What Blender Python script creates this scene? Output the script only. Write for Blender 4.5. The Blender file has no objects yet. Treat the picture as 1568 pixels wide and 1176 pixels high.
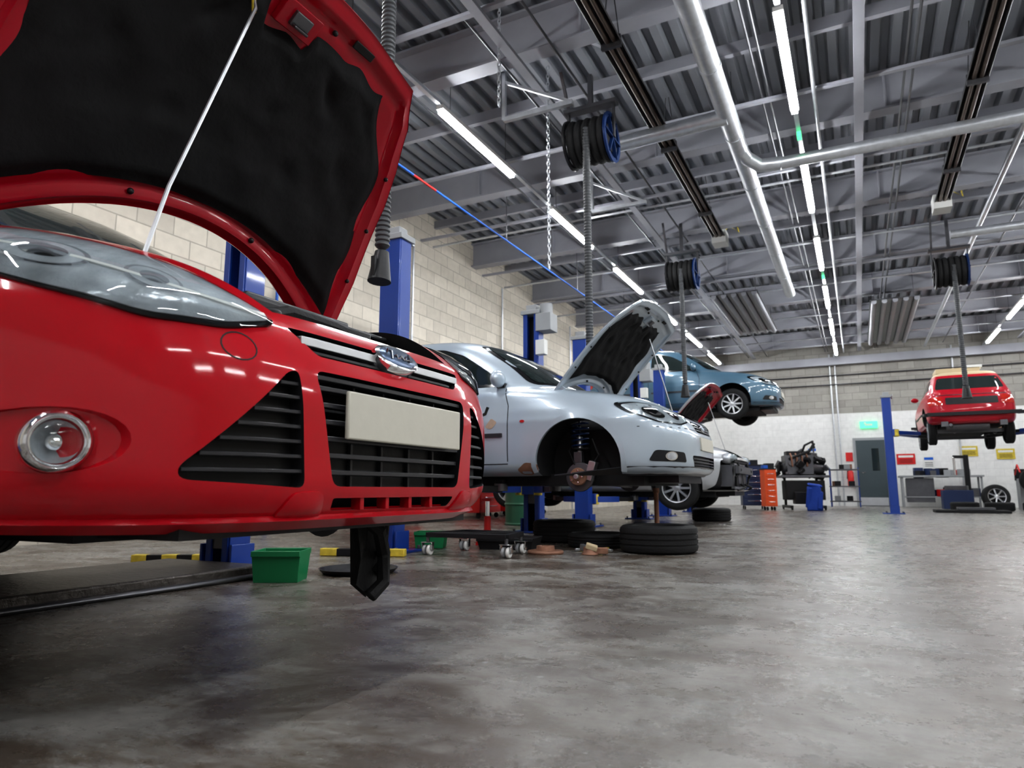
import bpy, bmesh, math, random
import numpy as np
from mathutils import Vector, Matrix, Euler
from mathutils.geometry import delaunay_2d_cdt
random.seed(3)
R=math.radians
scene=bpy.context.scene

# ------------------------------------------------------------------ materials
def M(name,col,rough=.5,metal=0,var=.08,vs=6,bump=0,bs=40,coat=0,es=0,rvar=0.0,ecol=None,spec=.5,cr=.05):
    m=bpy.data.materials.new(name); m.use_nodes=True
    nt=m.node_tree; N=nt.nodes; L=nt.links
    b=N['Principled BSDF']
    tc=N.new('ShaderNodeTexCoord'); no=N.new('ShaderNodeTexNoise')
    no.inputs['Scale'].default_value=vs; no.inputs['Detail'].default_value=5
    L.new(tc.outputs['Object'],no.inputs['Vector'])
    mx=N.new('ShaderNodeMix'); mx.data_type='RGBA'
    c=Vector(col[:3])
    mx.inputs[6].default_value=(*[max(0,x*(1-var)) for x in c],1)
    mx.inputs[7].default_value=(*[min(1,x*(1+var)) for x in c],1)
    L.new(no.outputs['Fac'],mx.inputs[0]); L.new(mx.outputs[2],b.inputs['Base Color'])
    b.inputs['Metallic'].default_value=metal
    b.inputs['Roughness'].default_value=rough
    b.inputs['Specular IOR Level'].default_value=spec
    if rvar>0:
        mr=N.new('ShaderNodeMapRange'); mr.inputs[3].default_value=max(0,rough-rvar); mr.inputs[4].default_value=rough+rvar
        L.new(no.outputs['Fac'],mr.inputs[0]); L.new(mr.outputs[0],b.inputs['Roughness'])
    if coat: 
        b.inputs['Coat Weight'].default_value=coat; b.inputs['Coat Roughness'].default_value=cr
    if es:
        b.inputs['Emission Color'].default_value=(*(ecol or col)[:3],1); b.inputs['Emission Strength'].default_value=es
    if bump:
        n2=N.new('ShaderNodeTexNoise'); n2.inputs['Scale'].default_value=bs; n2.inputs['Detail'].default_value=6
        L.new(tc.outputs['Object'],n2.inputs['Vector'])
        bp=N.new('ShaderNodeBump'); bp.inputs['Strength'].default_value=bump; bp.inputs['Distance'].default_value=.01
        L.new(n2.outputs['Fac'],bp.inputs['Height']); L.new(bp.outputs[0],b.inputs['Normal'])
    return m
def glassmat(name,tint=(.94,.97,.97),rough=.02):
    m=bpy.data.materials.new(name); m.use_nodes=True
    N=m.node_tree.nodes; L=m.node_tree.links
    N.remove(N['Principled BSDF']); out=N['Material Output']
    t=N.new('ShaderNodeBsdfTransparent'); t.inputs[0].default_value=(*tint,1)
    g=N.new('ShaderNodeBsdfGlossy'); g.inputs['Roughness'].default_value=rough
    fr=N.new('ShaderNodeFresnel'); fr.inputs[0].default_value=1.45
    mx=N.new('ShaderNodeMixShader')
    L.new(fr.outputs[0],mx.inputs[0]); L.new(t.outputs[0],mx.inputs[1]); L.new(g.outputs[0],mx.inputs[2]); L.new(mx.outputs[0],out.inputs[0])
    return m

red=M('red_paint',(.44,.002,.012),.36,0,.05,3,coat=.7,spec=.12,cr=.08)
redunder=M('red_underside',(.36,.002,.016),.3,0,.1,5,coat=.6,spec=.15,cr=.08)
white=M('silver_white_paint',(.44,.51,.58),.3,.25,.06,3,coat=.9,cr=.06)
bluep=M('blue_paint',(.075,.15,.215),.35,.2,.05,3,coat=.8)
silver=M('silver_paint',(.42,.43,.45),.3,.5,.05,3,coat=1)
red2=M('old_red_paint',(.40,.006,.020),.4,0,.1,3,coat=.5,spec=.2)
cream=M('tan_roof',(.52,.42,.27),.6,0,.1,5)
blk=M('black_plastic',(.014,.014,.016),.42,0,.2,20,bump=.1,spec=.35)
blkg=M('gloss_black',(.010,.010,.012),.15,0,.1,5)
slat=M('slat_plastic',(.035,.035,.04),.28,0,.1,10)
liner=M('bonnet_liner',(.011,.011,.012),.8,0,.4,9,bump=.8,bs=10,spec=.25)
rubber=M('tyre_rubber',(.016,.016,.017),.7,0,.25,15,bump=.3,bs=60,spec=.3)
chrome=M('chrome',(.8,.8,.82),.12,1,.05,5)
refl=M('lamp_reflector',(.60,.63,.68),.22,.45,.50,16,bump=.5,bs=25)
alu=M('aluminium',(.55,.56,.58),.35,.9,.1,8,rvar=.1)
steel=M('steel_dark',(.14,.14,.15),.4,.8,.2,8)
galv=M('galvanised_duct',(.56,.58,.61),.34,.7,.22,14,rvar=.1)
rust=M('rusty_iron',(.28,.15,.10),.65,.4,.35,18,bump=.3)
dark=M('dark_interior',(.008,.008,.009),.7,0,.3,6)
wglass=M('tinted_window',(.02,.028,.028),.04,0,.1,3)
platem=M('plate_card',(.54,.52,.45),.5,0,.04,30,bump=.05)
bluelift=M('blue_lift_paint',(.010,.05,.28),.35,.1,.15,4,coat=.3)
blueD=M('dark_blue_paint',(.006,.03,.12),.4,.2,.15,4)
bluebright=M('blue_plastic',(.01,.11,.5),.4)
navy=M('navy_paint',(.015,.03,.09),.4)
grey=M('grey_paint',(.30,.31,.32),.5,.1,.1,5)
lgrey=M('light_grey_steel',(.335,.34,.375),.5,.1,.14,3)
deckm=M('roof_deck_metal',(.27,.28,.305),.45,.35,.14,2)
hosem=M('grey_hose',(.05,.053,.058),.5,0,.1,10)
green=M('green_plastic',(.01,.20,.075),.4)
yellow=M('yellow_paint',(.58,.45,.05),.55,0,.45,25)
orange=M('orange_paint',(.75,.10,.02),.45)
whitep=M('white_plastic',(.7,.7,.68),.5)
redpl=M('red_plastic',(.55,.015,.015),.4)
lens=glassmat('clear_lens')
amber=M('tail_lens',(.45,.02,.01),.15,0,.1,10,coat=1)
badge=M('badge_blue',(.10,.14,.22),.25,.6)
tread=M('tread_plate',(.085,.075,.068),.45,.5,.3,10,bump=.8,bs=30)
rustb=M('rust_bleed',(.45,.33,.25),.5,0,.2,30)
heatm=M('heater_tube',(.14,.11,.095),.35,.8)
lightm=M('fluorescent_tube',(1,1,1),.5,es=104,ecol=(.955,.98,1))
exitm=M('exit_sign_green',(.05,.6,.2),.4,es=1.5,ecol=(.1,.9,.35))
doorm=M('door_paint',(.05,.07,.08),.4,0,.1,3)
cloth=M('blue_cloth',(.01,.05,.30),.8,0,.2,10,bump=.3)

# ------------------------------------------------------------------ mesh builder
def frame(d):
    d=Vector(d).normalized()
    up=Vector((0,0,1)) if abs(d.z)<.95 else Vector((1,0,0))
    x=up.cross(d).normalized(); y=d.cross(x)
    return Matrix((x,y,d)).transposed()
class MB:
    def __init__(s): s.v=[];s.f=[];s.m=[];s.mats=[]
    def mi(s,mat):
        if mat not in s.mats: s.mats.append(mat)
        return s.mats.index(mat)
    def add(s,vs,fs,mat):
        o=len(s.v); k=s.mi(mat)
        s.v+= [tuple(v) for v in vs]
        for f in fs: s.f.append(tuple(i+o for i in f)); s.m.append(k)
    def box(s,c,sz,mat,rot=(0,0,0),taper=1.0):
        Rm=Euler(rot).to_matrix(); c=Vector(c); vs=[]
        for z in(-1,1):
            t=taper if z>0 else 1
            for x,y in((-1,-1),(1,-1),(1,1),(-1,1)):
                vs.append(c+Rm@Vector((x*sz[0]/2*t,y*sz[1]/2*t,z*sz[2]/2)))
        s.add(vs,[(3,2,1,0),(4,5,6,7),(0,1,5,4),(1,2,6,5),(2,3,7,6),(3,0,4,7)],mat)
    def beam(s,p0,p1,w,h,mat):
        p0=Vector(p0);p1=Vector(p1);F=frame(p1-p0);vs=[]
        for p in(p0,p1):
            for x,y in((-1,-1),(1,-1),(1,1),(-1,1)): vs.append(p+F@Vector((x*w/2,y*h/2,0)))
        s.add(vs,[(3,2,1,0),(4,5,6,7),(0,1,5,4),(1,2,6,5),(2,3,7,6),(3,0,4,7)],mat)
    def cyl(s,p0,p1,r,mat,n=16,r2=None):
        p0=Vector(p0);p1=Vector(p1);F=frame(p1-p0);r2=r if r2 is None else r2
        vs=[];
        for p,rr in((p0,r),(p1,r2)):
            for i in range(n):
                a=2*math.pi*i/n; vs.append(p+F@Vector((rr*math.cos(a),rr*math.sin(a),0)))
        fs=[(i,(i+1)%n,n+(i+1)%n,n+i) for i in range(n)]+[tuple(range(n))[::-1],tuple(range(n,2*n))]
        s.add(vs,fs,mat)
    def tube(s,pts,r,mat,n=8,closed=False):
        pts=[Vector(p) for p in pts]; m=len(pts); vs=[]
        prev=None
        for i,p in enumerate(pts):
            if closed: d=pts[(i+1)%m]-pts[i-1]
            else: d=pts[min(i+1,m-1)]-pts[max(i-1,0)]
            d.normalize()
            if prev is None:
                F=frame(d); x=F.col[0].copy()
            else:
                x=prev-d*prev.dot(d)
                if x.length<1e-5: x=frame(d).col[0].copy()
                x.normalize()
            prev=x; y=d.cross(x)
            for k in range(n):
                a=2*math.pi*k/n; vs.append(p+x*r*math.cos(a)+y*r*math.sin(a))
        fs=[]
        for i in range(m if closed else m-1):
            j=(i+1)%m
            for k in range(n): fs.append((i*n+k,i*n+(k+1)%n,j*n+(k+1)%n,j*n+k))
        if not closed: fs+=[tuple(range(n))[::-1],tuple(range((m-1)*n,m*n))]
        s.add(vs,fs,mat)
    def lathe(s,prof,o,ax,mat,n=32,closed=False):
        o=Vector(o);F=frame(ax);vs=[];m=len(prof)
        for r,h in prof:
            for i in range(n):
                a=2*math.pi*i/n; vs.append(o+F@Vector((r*math.cos(a),r*math.sin(a),h)))
        fs=[]
        for i in range(m if closed else m-1):
            j=(i+1)%m
            for k in range(n): fs.append((i*n+k,i*n+(k+1)%n,j*n+(k+1)%n,j*n+k))
        s.add(vs,fs,mat)
    def sphere(s,c,r,mat,sc=(1,1,1),n=16):
        prof=[(max(1e-4,math.sin(math.pi*i/n)),-math.cos(math.pi*i/n)) for i in range(n+1)]
        vs=[];c=Vector(c)
        for rr,h in prof:
            for k in range(n):
                a=2*math.pi*k/n; vs.append(c+Vector((rr*math.cos(a)*r*sc[0],rr*math.sin(a)*r*sc[1],h*r*sc[2])))
        fs=[(i*n+k,i*n+(k+1)%n,(i+1)*n+(k+1)%n,(i+1)*n+k) for i in range(n) for k in range(n)]
        s.add(vs,fs,mat)
    def obj(s,name,parent=None,bevel=0,angle=35,loc=None,rot=None):
        me=bpy.data.meshes.new(name); me.from_pydata(s.v,[],s.f)
        for m in s.mats: me.materials.append(m)
        me.polygons.foreach_set('material_index',s.m)
        me.polygons.foreach_set('use_smooth',[True]*len(s.f))
        me.update(); me.set_sharp_from_angle(angle=R(angle))
        ob=bpy.data.objects.new(name,me); scene.collection.objects.link(ob)
        if parent: ob.parent=parent
        if loc: ob.location=loc
        if rot: ob.rotation_euler=rot
        if bevel:
            b=ob.modifiers.new('bev','BEVEL'); b.width=bevel; b.segments=2; b.limit_method='ANGLE'; b.angle_limit=R(50)
        return ob
def empty(name,loc=(0,0,0),rot=(0,0,0)):
    e=bpy.data.objects.new(name,None); e.location=loc; e.rotation_euler=rot; scene.collection.objects.link(e); return e

# ------------------------------------------------------------------ car surface
def pchip(x,y,xq):
    x=np.array(x,float);y=np.array(y,float);h=np.diff(x);d=np.diff(y)/h
    m=np.zeros_like(y); m[0]=d[0]; m[-1]=d[-1]
    for i in range(1,len(y)-1):
        if d[i-1]*d[i]<=0: m[i]=0
        else: m[i]=2*d[i-1]*d[i]/(d[i-1]+d[i])
    k=np.clip(np.searchsorted(x,xq,side='right')-1,0,len(x)-2)
    t=(xq-x[k])/h[k]
    return (2*t**3-3*t**2+1)*y[k]+(t**3-2*t**2+t)*h[k]*m[k]+(-2*t**3+3*t**2)*y[k+1]+(t**3-t**2)*h[k]*m[k+1]
def inpoly(x,y,P):
    c=False;n=len(P);j=n-1
    for i in range(n):
        xi,yi=P[i];xj,yj=P[j]
        if (yi>y)!=(yj>y) and x<(xj-xi)*(y-yi)/(yj-yi)+xi: c=not c
        j=i
    return c
def rounded(P,r,k=4):
    out=[];n=len(P)
    for i in range(n):
        p=Vector(P[i]);a=Vector(P[i-1])-p;b=Vector(P[(i+1)%n])-p
        ra=min(r,a.length*.45);rb=min(r,b.length*.45)
        A=p+a.normalized()*ra;B=p+b.normalized()*rb
        for q in range(k+1):
            t=q/k; out.append(tuple(A*(1-t)**2+p*2*t*(1-t)+B*t*t))
    return out
def ell(cx,cy,rx,ry,n=28): return [(cx+rx*math.cos(2*math.pi*i/n),cy+ry*math.sin(2*math.pi*i/n)) for i in range(n)]
def mir(P): return [(-a,b) for a,b in P][::-1]
def stripoly(pl,w):
    pl=[Vector(p) for p in pl];L=[];Rr=[]
    for i,p in enumerate(pl):
        d=(pl[min(i+1,len(pl)-1)]-pl[max(i-1,0)]).normalized(); n=Vector((-d.y,d.x))*w/2
        L.append(tuple(p+n));Rr.append(tuple(p-n))
    return L+Rr[::-1]
class Car:
    def __init__(s,keys,sub=6):
        K=np.array(keys,float); t=np.arange(len(K)); tq=np.linspace(0,len(K)-1,(len(K)-1)*sub+1)
        s.T=np.stack([pchip(t,K[:,c],tq) for c in range(5)],1)
        s.zt=s.T[:,0]
    def P(s,z): return [float(np.interp(z,s.zt,s.T[:,c])) for c in(1,2,3,4)]
    def fx(s,y,z,rear=False):
        xf,xr,w,n=s.P(z);xm=(xf+xr)/2;a=(xf-xr)/2
        q=max(0,1-min(abs(y)/w,1)**n)**(1/n)
        return xm-a*q if rear else xm+a*q
    def sy(s,x,z):
        xf,xr,w,n=s.P(z);xm=(xf+xr)/2;a=(xf-xr)/2
        return w*max(0,1-min(abs((x-xm)/a),1)**n)**(1/n)
    def topz(s,x,y):
        lo,hi=.4,1.0
        for _ in range(22):
            m=(lo+hi)/2
            if s.fx(y,m)>x: lo=m
            else: hi=m
        return lo
    def pt(s,u,v,k):
        if k=='F': return Vector((s.fx(u,v),u,v))
        if k=='B': return Vector((s.fx(u,v,True),u,v))
        y=s.sy(u,v); return Vector((u,y if k=='L' else -y,v))
    def nrm(s,u,v,k):
        e=.004;a=s.pt(u+e,v,k)-s.pt(u-e,v,k);b=s.pt(u,v+e,k)-s.pt(u,v-e,k);n=a.cross(b).normalized()
        o={'F':Vector((1,0,0)),'B':Vector((-1,0,0)),'L':Vector((0,1,0)),'R':Vector((0,-1,0))}[k]
        return n if n.dot(o)>0 else -n
    def tri(s,P,h):
        pts=[];n=len(P)
        for i in range(n):
            a=Vector(P[i]);b=Vector(P[(i+1)%n]);m=max(1,int((b-a).length/h))
            for q in range(m): pts.append(a.lerp(b,q/m))
        nb=len(pts);edges=[(i,(i+1)%nb) for i in range(nb)]
        xs=[p.x for p in pts];ys=[p.y for p in pts]
        bp=[tuple(p) for p in pts]
        for i in range(1,int((max(xs)-min(xs))/h)+1):
            for j in range(1,int((max(ys)-min(ys))/h)+1):
                x=min(xs)+i*h;y=min(ys)+j*h
                if inpoly(x,y,bp) and min((Vector((x,y))-q).length for q in pts[:nb])>h*.4: pts.append(Vector((x,y)))
        V,E,F,_,_,_=delaunay_2d_cdt([Vector(p) for p in pts],edges,[],0,1e-6)
        F=[f for f in F if inpoly(sum(V[i][0] for i in f)/3,sum(V[i][1] for i in f)/3,bp)]
        ec={}
        for f in F:
            for i in range(len(f)):
                e=(f[i],f[(i+1)%len(f)]);ec[e]=1
        bd=[e for e in ec if (e[1],e[0]) not in ec]
        return V,F,bd
    def patch(s,mb,P,k,off,th,mat,h=.035,dome=0):
        V,F,bd=s.tri(P,h)
        flip= k in('B','L')
        ns=[s.nrm(v[0],v[1],k) for v in V]; ps=[s.pt(v[0],v[1],k) for v in V]
        if dome:
            bs=[Vector(V[a]) for a,b in bd]
            of=[off+dome*min(1,min((Vector(v)-q).length for q in bs)/.05) for v in V]
        else: of=[off]*len(V)
        top=[p+n*o for p,n,o in zip(ps,ns,of)];bot=[p+n*(off-th) for p,n in zip(ps,ns)]
        nV=len(V)
        fs=[tuple(f[::-1]) if flip else tuple(f) for f in F]
        for a,b in bd:
            q=(b,a,a+nV,b+nV); fs.append(q[::-1] if flip else q)
        mb.add(top+bot,fs,mat)
    def cutter(s,P,k,depth,mi,mats,h=.04):
        V,F,bd=s.tri(P,h)
        d={'F':Vector((1,0,0)),'B':Vector((-1,0,0)),'L':Vector((0,1,0)),'R':Vector((0,-1,0))}[k]
        ps=[s.pt(v[0],v[1],k) for v in V]
        top=[p+d*.25 for p in ps];bot=[p-d*depth for p in ps];n=len(V)
        fs=[tuple(f) for f in F]+[tuple(i+n for i in f[::-1]) for f in F]+[(b,a,a+n,b+n) for a,b in bd]
        return mkcut(top+bot,fs,mi,mats)
    def body(s,name,mats,cuts,parent,nf=44,ns=70,roofmat=None,roofz=9):
        per=[(1,-1+2*i/nf) for i in range(nf)]+[(1-2*i/ns,1) for i in range(ns)]+[(-1,1-2*i/nf) for i in range(nf)]+[(-1+2*i/ns,-1) for i in range(ns)]
        n=len(per);vs=[];fs=[]
        for z,xf,xr,w,e in s.T:
            xm=(xf+xr)/2;a=(xf-xr)/2
            for c,d in per:
                r=(abs(c)**e+abs(d)**e)**(-1/e); vs.append((xm+a*r*c,w*r*d,z))
        m=len(s.T)
        for i in range(m-1):
            for j in range(n): fs.append((i*n+j,i*n+(j+1)%n,(i+1)*n+(j+1)%n,(i+1)*n+j))
        b=len(vs);vs.append(((s.T[0][1]+s.T[0][2])/2,0,s.T[0][0]));vs.append(((s.T[-1][1]+s.T[-1][2])/2,0,s.T[-1][0]+.002))
        for j in range(n):
            fs.append(((j+1)%n,j,b)); fs.append(((m-1)*n+j,(m-1)*n+(j+1)%n,b+1))
        me=bpy.data.meshes.new(name);me.from_pydata(vs,[],fs)
        for q in mats: me.materials.append(q)
        if roofmat is not None:
            for p in me.polygons:
                if p.center.z>roofz: p.material_index=roofmat
        bm=bmesh.new();bm.from_mesh(me);bmesh.ops.recalc_face_normals(bm,faces=bm.faces);bm.to_mesh(me);bm.free()
        ob=bpy.data.objects.new(name,me);scene.collection.objects.link(ob)
        for i,c in enumerate(cuts):
            md=ob.modifiers.new('c%d'%i,'BOOLEAN');md.operation='DIFFERENCE';md.object=c;md.solver='EXACT'
        bpy.context.view_layer.update()
        dg=bpy.context.evaluated_depsgraph_get()
        nm=bpy.data.meshes.new_from_object(ob.evaluated_get(dg))
        ob.modifiers.clear();ob.data=nm;nm.name=name
        nm.polygons.foreach_set('use_smooth',[True]*len(nm.polygons));nm.set_sharp_from_angle(angle=R(32))
        for c in cuts: bpy.data.objects.remove(c)
        ob.parent=parent
        return ob
def mkcut(vs,fs,mi,mats):
    me=bpy.data.meshes.new('cut');me.from_pydata([tuple(v) for v in vs],[],fs)
    for q in mats: me.materials.append(q)
    for p in me.polygons: p.material_index=mi
    bm=bmesh.new();bm.from_mesh(me);bmesh.ops.recalc_face_normals(bm,faces=bm.faces);bm.to_mesh(me);bm.free()
    ob=bpy.data.objects.new('cut',me);scene.collection.objects.link(ob);return ob
def cutcyl(x,z,r,y0,y1,mi,mats,n=48):
    mb=MB();mb.cyl((x,y0,z),(x,y1,z),r,dark,n=n);return mkcut(mb.v,mb.f,mi,mats)
def cutprism(P,z0,z1,mi,mats):
    n=len(P);vs=[(a,b,z0) for a,b in P]+[(a,b,z1) for a,b in P]
    return mkcut(vs,[tuple(range(n))[::-1],tuple(range(n,2*n))]+[(i,(i+1)%n,n+(i+1)%n,n+i) for i in range(n)],mi,mats)

# wheels / tyres
def tyre(mb,o,ax,r=.31,w=.20,ri=.205):
    h=w/2
    prof=[(ri,-h*.8),(ri+.012,-h*.98),((r+ri)/2,-h*1.05),(r-.03,-h),(r-.008,-h*.86),(r,-h*.62)]
    for g in(-.4,0,.4):
        prof+=[(r,h*g-.008),(r-.008,h*g-.005),(r-.008,h*g+.005),(r,h*g+.008)]
    prof+=[(r,h*.62),(r-.008,h*.86),(r-.03,h),((r+ri)/2,h*1.05),(ri+.012,h*.98),(ri,h*.8),(ri-.012,h*.6),(ri-.012,-h*.6)]
    mb.lathe(prof,o,ax,rubber,n=48,closed=True)
def wheel(mb,o,ax,r=.31,w=.2,mat=None,ns=7):
    mat=mat or alu; tyre(mb,o,ax,r,w); o=Vector(o);F=frame(ax);ri=.2
    mb.lathe([(ri+.006,w*.48),(ri-.008,w*.46),(ri-.02,w*.3),(ri-.03,-w*.4)],o,ax,mat,n=40)
    mb.lathe([(.001,w*.12),(ri-.025,w*.05)],o,ax,dark,n=32)
    mb.lathe([(.001,w*.42),(.03,w*.42),(.06,w*.36),(.065,w*.1)],o,ax,mat,n=24)
    for i in range(ns):
        a=2*math.pi*i/ns; d=F@Vector((math.cos(a),math.sin(a),0)); z=F.col[2]
        mb.beam(o+d*.045+z*w*.33,o+d*(ri-.01)+z*w*.38,.045,.03,mat)
def hub(mb,x,y,z,sgn):
    A=(0,sgn,0)
    mb.lathe([(.001,.065),(.028,.065),(.032,.05),(.068,.05),(.072,.045),(.075,.02),(.06,.01),(.04,-.02)],(x,y,z),A,rust,n=28)
    mb.lathe([(.001,.09),(.02,.09),(.024,.06)],(x,y,z),A,alu,n=16)
    for i in range(5):
        a=i*2*math.pi/5; mb.cyl((x+.05*math.cos(a),y+sgn*.04,z+.05*math.sin(a)),(x+.05*math.cos(a),y+sgn*.085,z+.05*math.sin(a)),.008,chrome,n=8)
    mb.lathe([(.06,.0),(.12,-.005),(.125,-.02),(.05,-.03)],(x,y,z),A,steel,n=24)
    mb.box((x-.02,y-sgn*.05,z+.10),(.07,.07,.22),steel);mb.box((x+.10,y-sgn*.02,z+.05),(.06,.08,.16),alu,rot=(0,.3,0))
    mb.cyl((x-.02,y-sgn*.06,z+.08),(x-.03,y-sgn*.10,z+.34),.027,alu);mb.cyl((x-.03,y-sgn*.10,z+.34),(x-.04,y-sgn*.13,z+.52),.012,chrome)
    mb.lathe([(.03,0),(.085,.01),(.09,.025),(.03,.02)],(x-.025,y-sgn*.09,z+.22),(0,0,1),blk,n=24)
    pts=[(x-.03+.072*math.cos(t*.42),y-sgn*.11+.072*math.sin(t*.42),z+.235+t*.0030) for t in range(0,80)]
    mb.tube(pts,.0085,blueD,n=6)
    mb.beam((x,y-sgn*.05,z-.07),(x+.04,y-sgn*.42,z-.04),.08,.04,steel);mb.beam((x,y-sgn*.05,z-.07),(x-.22,y-sgn*.40,z-.04),.06,.035,steel)
    mb.cyl((x,y-sgn*.02,z),(x,y-sgn*.42,z+.02),.018,alu);mb.lathe([(.02,0),(.04,.02),(.035,.04),(.045,.06),(.035,.08),(.02,.1)],(x,y-sgn*.18,z),A,rubber,n=18)
    mb.beam((x-.08,y-sgn*.08,z+.02),(x-.14,y-sgn*.42,z+.03),.02,.02,steel)
    mb.tube([(x+.1,y,z+.08),(x+.16,y-sgn*.04,z+.18),(x+.08,y-sgn*.1,z+.32)],.008,rubber)
    mb.tube([(x-.04,y,z+.1),(x-.10,y-sgn*.02,z+.22),(x-.06,y-sgn*.1,z+.3)],.005,rubber)

def bonnet(c,outer,under,beta,bx,by,xr,xfr,hinge,parent,cupped=.17,lift=0,fwd=0,lw=.83,ls=.11,lf=.84):
    hx,hz=hinge;cb,sb=math.cos(beta),math.sin(beta)
    def rot(p):
        dx,dz=p.x-hx,p.z-hz; return Vector((hx+fwd+dx*cb-dz*sb,p.y,hz+lift+dx*sb+dz*cb))
    def surf(s,t,off):
        def q(s,t):
            x=(xr-cupped*t*t)*(1-s)+(xfr-.07*t*t*abs(t))*s
            b=float(np.interp(-x,bx,by)); y=t*b
            return Vector((x,y,c.topz(x,y)))
        p=q(s,t);e=.02
        a=q(min(s+e,1),t)-q(max(s-e,0),t);b=q(s,min(t+e,1))-q(s,max(t-e,-1))
        n=a.cross(b).normalized()
        if n.z<0:n=-n
        return rot(p+n*off)
    def grid(mb,S,T,offf,mat,flip):
        vs=[surf(s,t,offf(s,t)) for s in S for t in T];m=len(T)
        fs=[(i*m+j,i*m+j+1,(i+1)*m+j+1,(i+1)*m+j) for i in range(len(S)-1) for j in range(m-1)]
        if flip: fs=[f[::-1] for f in fs]
        mb.add(vs,fs,mat);return vs
    mb=MB();S=np.linspace(0,1,29);T=np.linspace(-1,1,37)
    grid(mb,S,T,lambda s,t:.002,outer,True)
    def ss(x): x=max(0,min(1,x));return x*x*(3-2*x)
    def inner(s,t):
        e=min((1-abs(t))*.75,s*.9,(1-s)*.9)
        h=.012+.022*ss((e-.010)/.02)
        h-=.016*ss((e-.045)/.02)
        h+=.012*ss((e-.075)/.02)
        return -h
    S2=np.linspace(0,1,61);T2=np.linspace(-1,1,81)
    grid(mb,S2,T2,inner,under,False)
    def rim(P):
        vs=[surf(s,t,.002) for s,t in P]+[surf(s,t,-.014) for s,t in P];n=len(P)
        mb.add(vs,[(i,(i+1)%n,n+(i+1)%n,n+i) for i in range(n)],outer)
    rim([(0,t) for t in T]+[(s,1) for s in S[1:]]+[(1,t) for t in T[::-1][1:]]+[(s,-1) for s in S[::-1][1:-1]])
    mb.obj('bonnet_panel',parent,angle=50)
    mb=MB();n1,n2=48,64;vs=[]
    for i in range(n1+1):
        for j in range(n2+1):
            a=i/n1;b=-1+2*j/n2
            w=lw-.13*ss((a-.72)/.25)-.03*math.sin(a*9)**2
            front=lf-.07*ss((.22-abs(b))/.06)-.02*math.sin(b*9)**2
            s=ls+.03*abs(b)+a*(front-ls);t=b*w
            e=min(a,1-a,(1-abs(b))*1.0)
            off=-.030-.026*ss(e/.07)
            for ca,cbb in((.35,.35),(.35,-.35),(.62,.12),(.55,.70),(.55,-.70),(.8,.45),(.8,-.4)):
                off+=.020*math.exp(-(((a-ca)/.07)**2+((b-cbb)/.06)**2))
            off+=.005*math.sin(a*17+b*3)*math.sin(b*13)+.006*ss((abs(math.sin(a*3.1+.3))-.9)/.1)
            vs.append(surf(s,t,off))
    m=n2+1
    mb.add(vs,[(i*m+j,i*m+j+1,(i+1)*m+j+1,(i+1)*m+j) for i in range(n1) for j in range(n2)],liner)
    mb.obj('bonnet_liner',parent,angle=60)
    mb=MB()
    def bx_(s,t,sz,mat,off=-.045):
        p=surf(s,t,off);n=(surf(s,t,0)-surf(s,t,-.05)).normalized();ang=math.atan2(n.x,n.z)
        mb.box(p,sz,mat,rot=(0,ang,0))
    bx_(.86,0,(.09,.15,.03),under);bx_(.86,0,(.05,.07,.05),steel,-.05)
    mb.tube([surf(.84,-.04,-.05),surf(.84,-.04,-.09),surf(.84,.04,-.09),surf(.84,.04,-.05)],.006,steel)
    for t in(-.5,.5): bx_(.94,t,(.03,.10,.008),dark,-.032)
    for t in(-.95,.95):
        bx_(.06,t,(.14,.03,.05),under)
        for s in(.3,.5,.7): mb.sphere(surf(s,t,-.036),.009,blk)
        q=surf(.10,t*.97,-.05); sy_=1 if t>0 else -1
        mb.beam(tuple(q),(-1.17,sy_*.66,.95),.035,.012,under)
    for s,t in((.91,.25),(.91,-.3),(.06,.3),(.06,-.3)): mb.sphere(surf(s,t,-.036),.010,blk)
    mb.obj('bonnet_fittings',parent,bevel=.004)
    return surf

def bay_parts(parent,z=.60,mw=.55):
    mb=MB()
    mb.box((-.55,0,z+.10),(.42,.55,.18),blk);mb.box((-.55,0,z+.20),(.34,.42,.03),slat)
    mb.box((-.60,.48,z+.11),(.26,.18,.20),blk);mb.box((-.60,.48,z+.225),(.28,.19,.02),slat)
    mb.box((-.45,-.43,z+.08),(.2,.16,.17),grey)
    mb.cyl((-.42,-.42,z+.16),(-.42,-.42,z+.215),.035,yellow)
    mb.cyl((-.85,-.5,z+.1),(-.85,-.5,z+.30),.08,blk);mb.cyl((-.85,.5,z+.1),(-.85,.5,z+.30),.08,blk)
    mb.cyl((-.85,-.5,z+.3),(-.85,-.5,z+.325),.03,steel);mb.cyl((-.85,.5,z+.3),(-.85,.5,z+.325),.03,steel)
    mb.tube([(-.3,.3,z+.12),(-.35,.1,z+.17),(-.34,-.1,z+.17),(-.3,-.3,z+.1)],.022,rubber)
    mb.tube([(-.75,.35,z+.2),(-.7,.2,z+.25),(-.72,-.1,z+.25),(-.8,-.3,z+.2)],.015,rubber)
    mb.box((-1.02,0,z+.27),(.14,1.2,.06),blk)
    mb.tube([(-1.0,-.5,z+.31),(-.98,0,z+.33),(-1.02,.5,z+.31)],.012,blk)
    mb.cyl((-.62,-.2,z+.2),(-.62,-.2,z+.24),.03,blk)
    mb.obj('engine_bay_parts',parent,bevel=.008)

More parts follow.
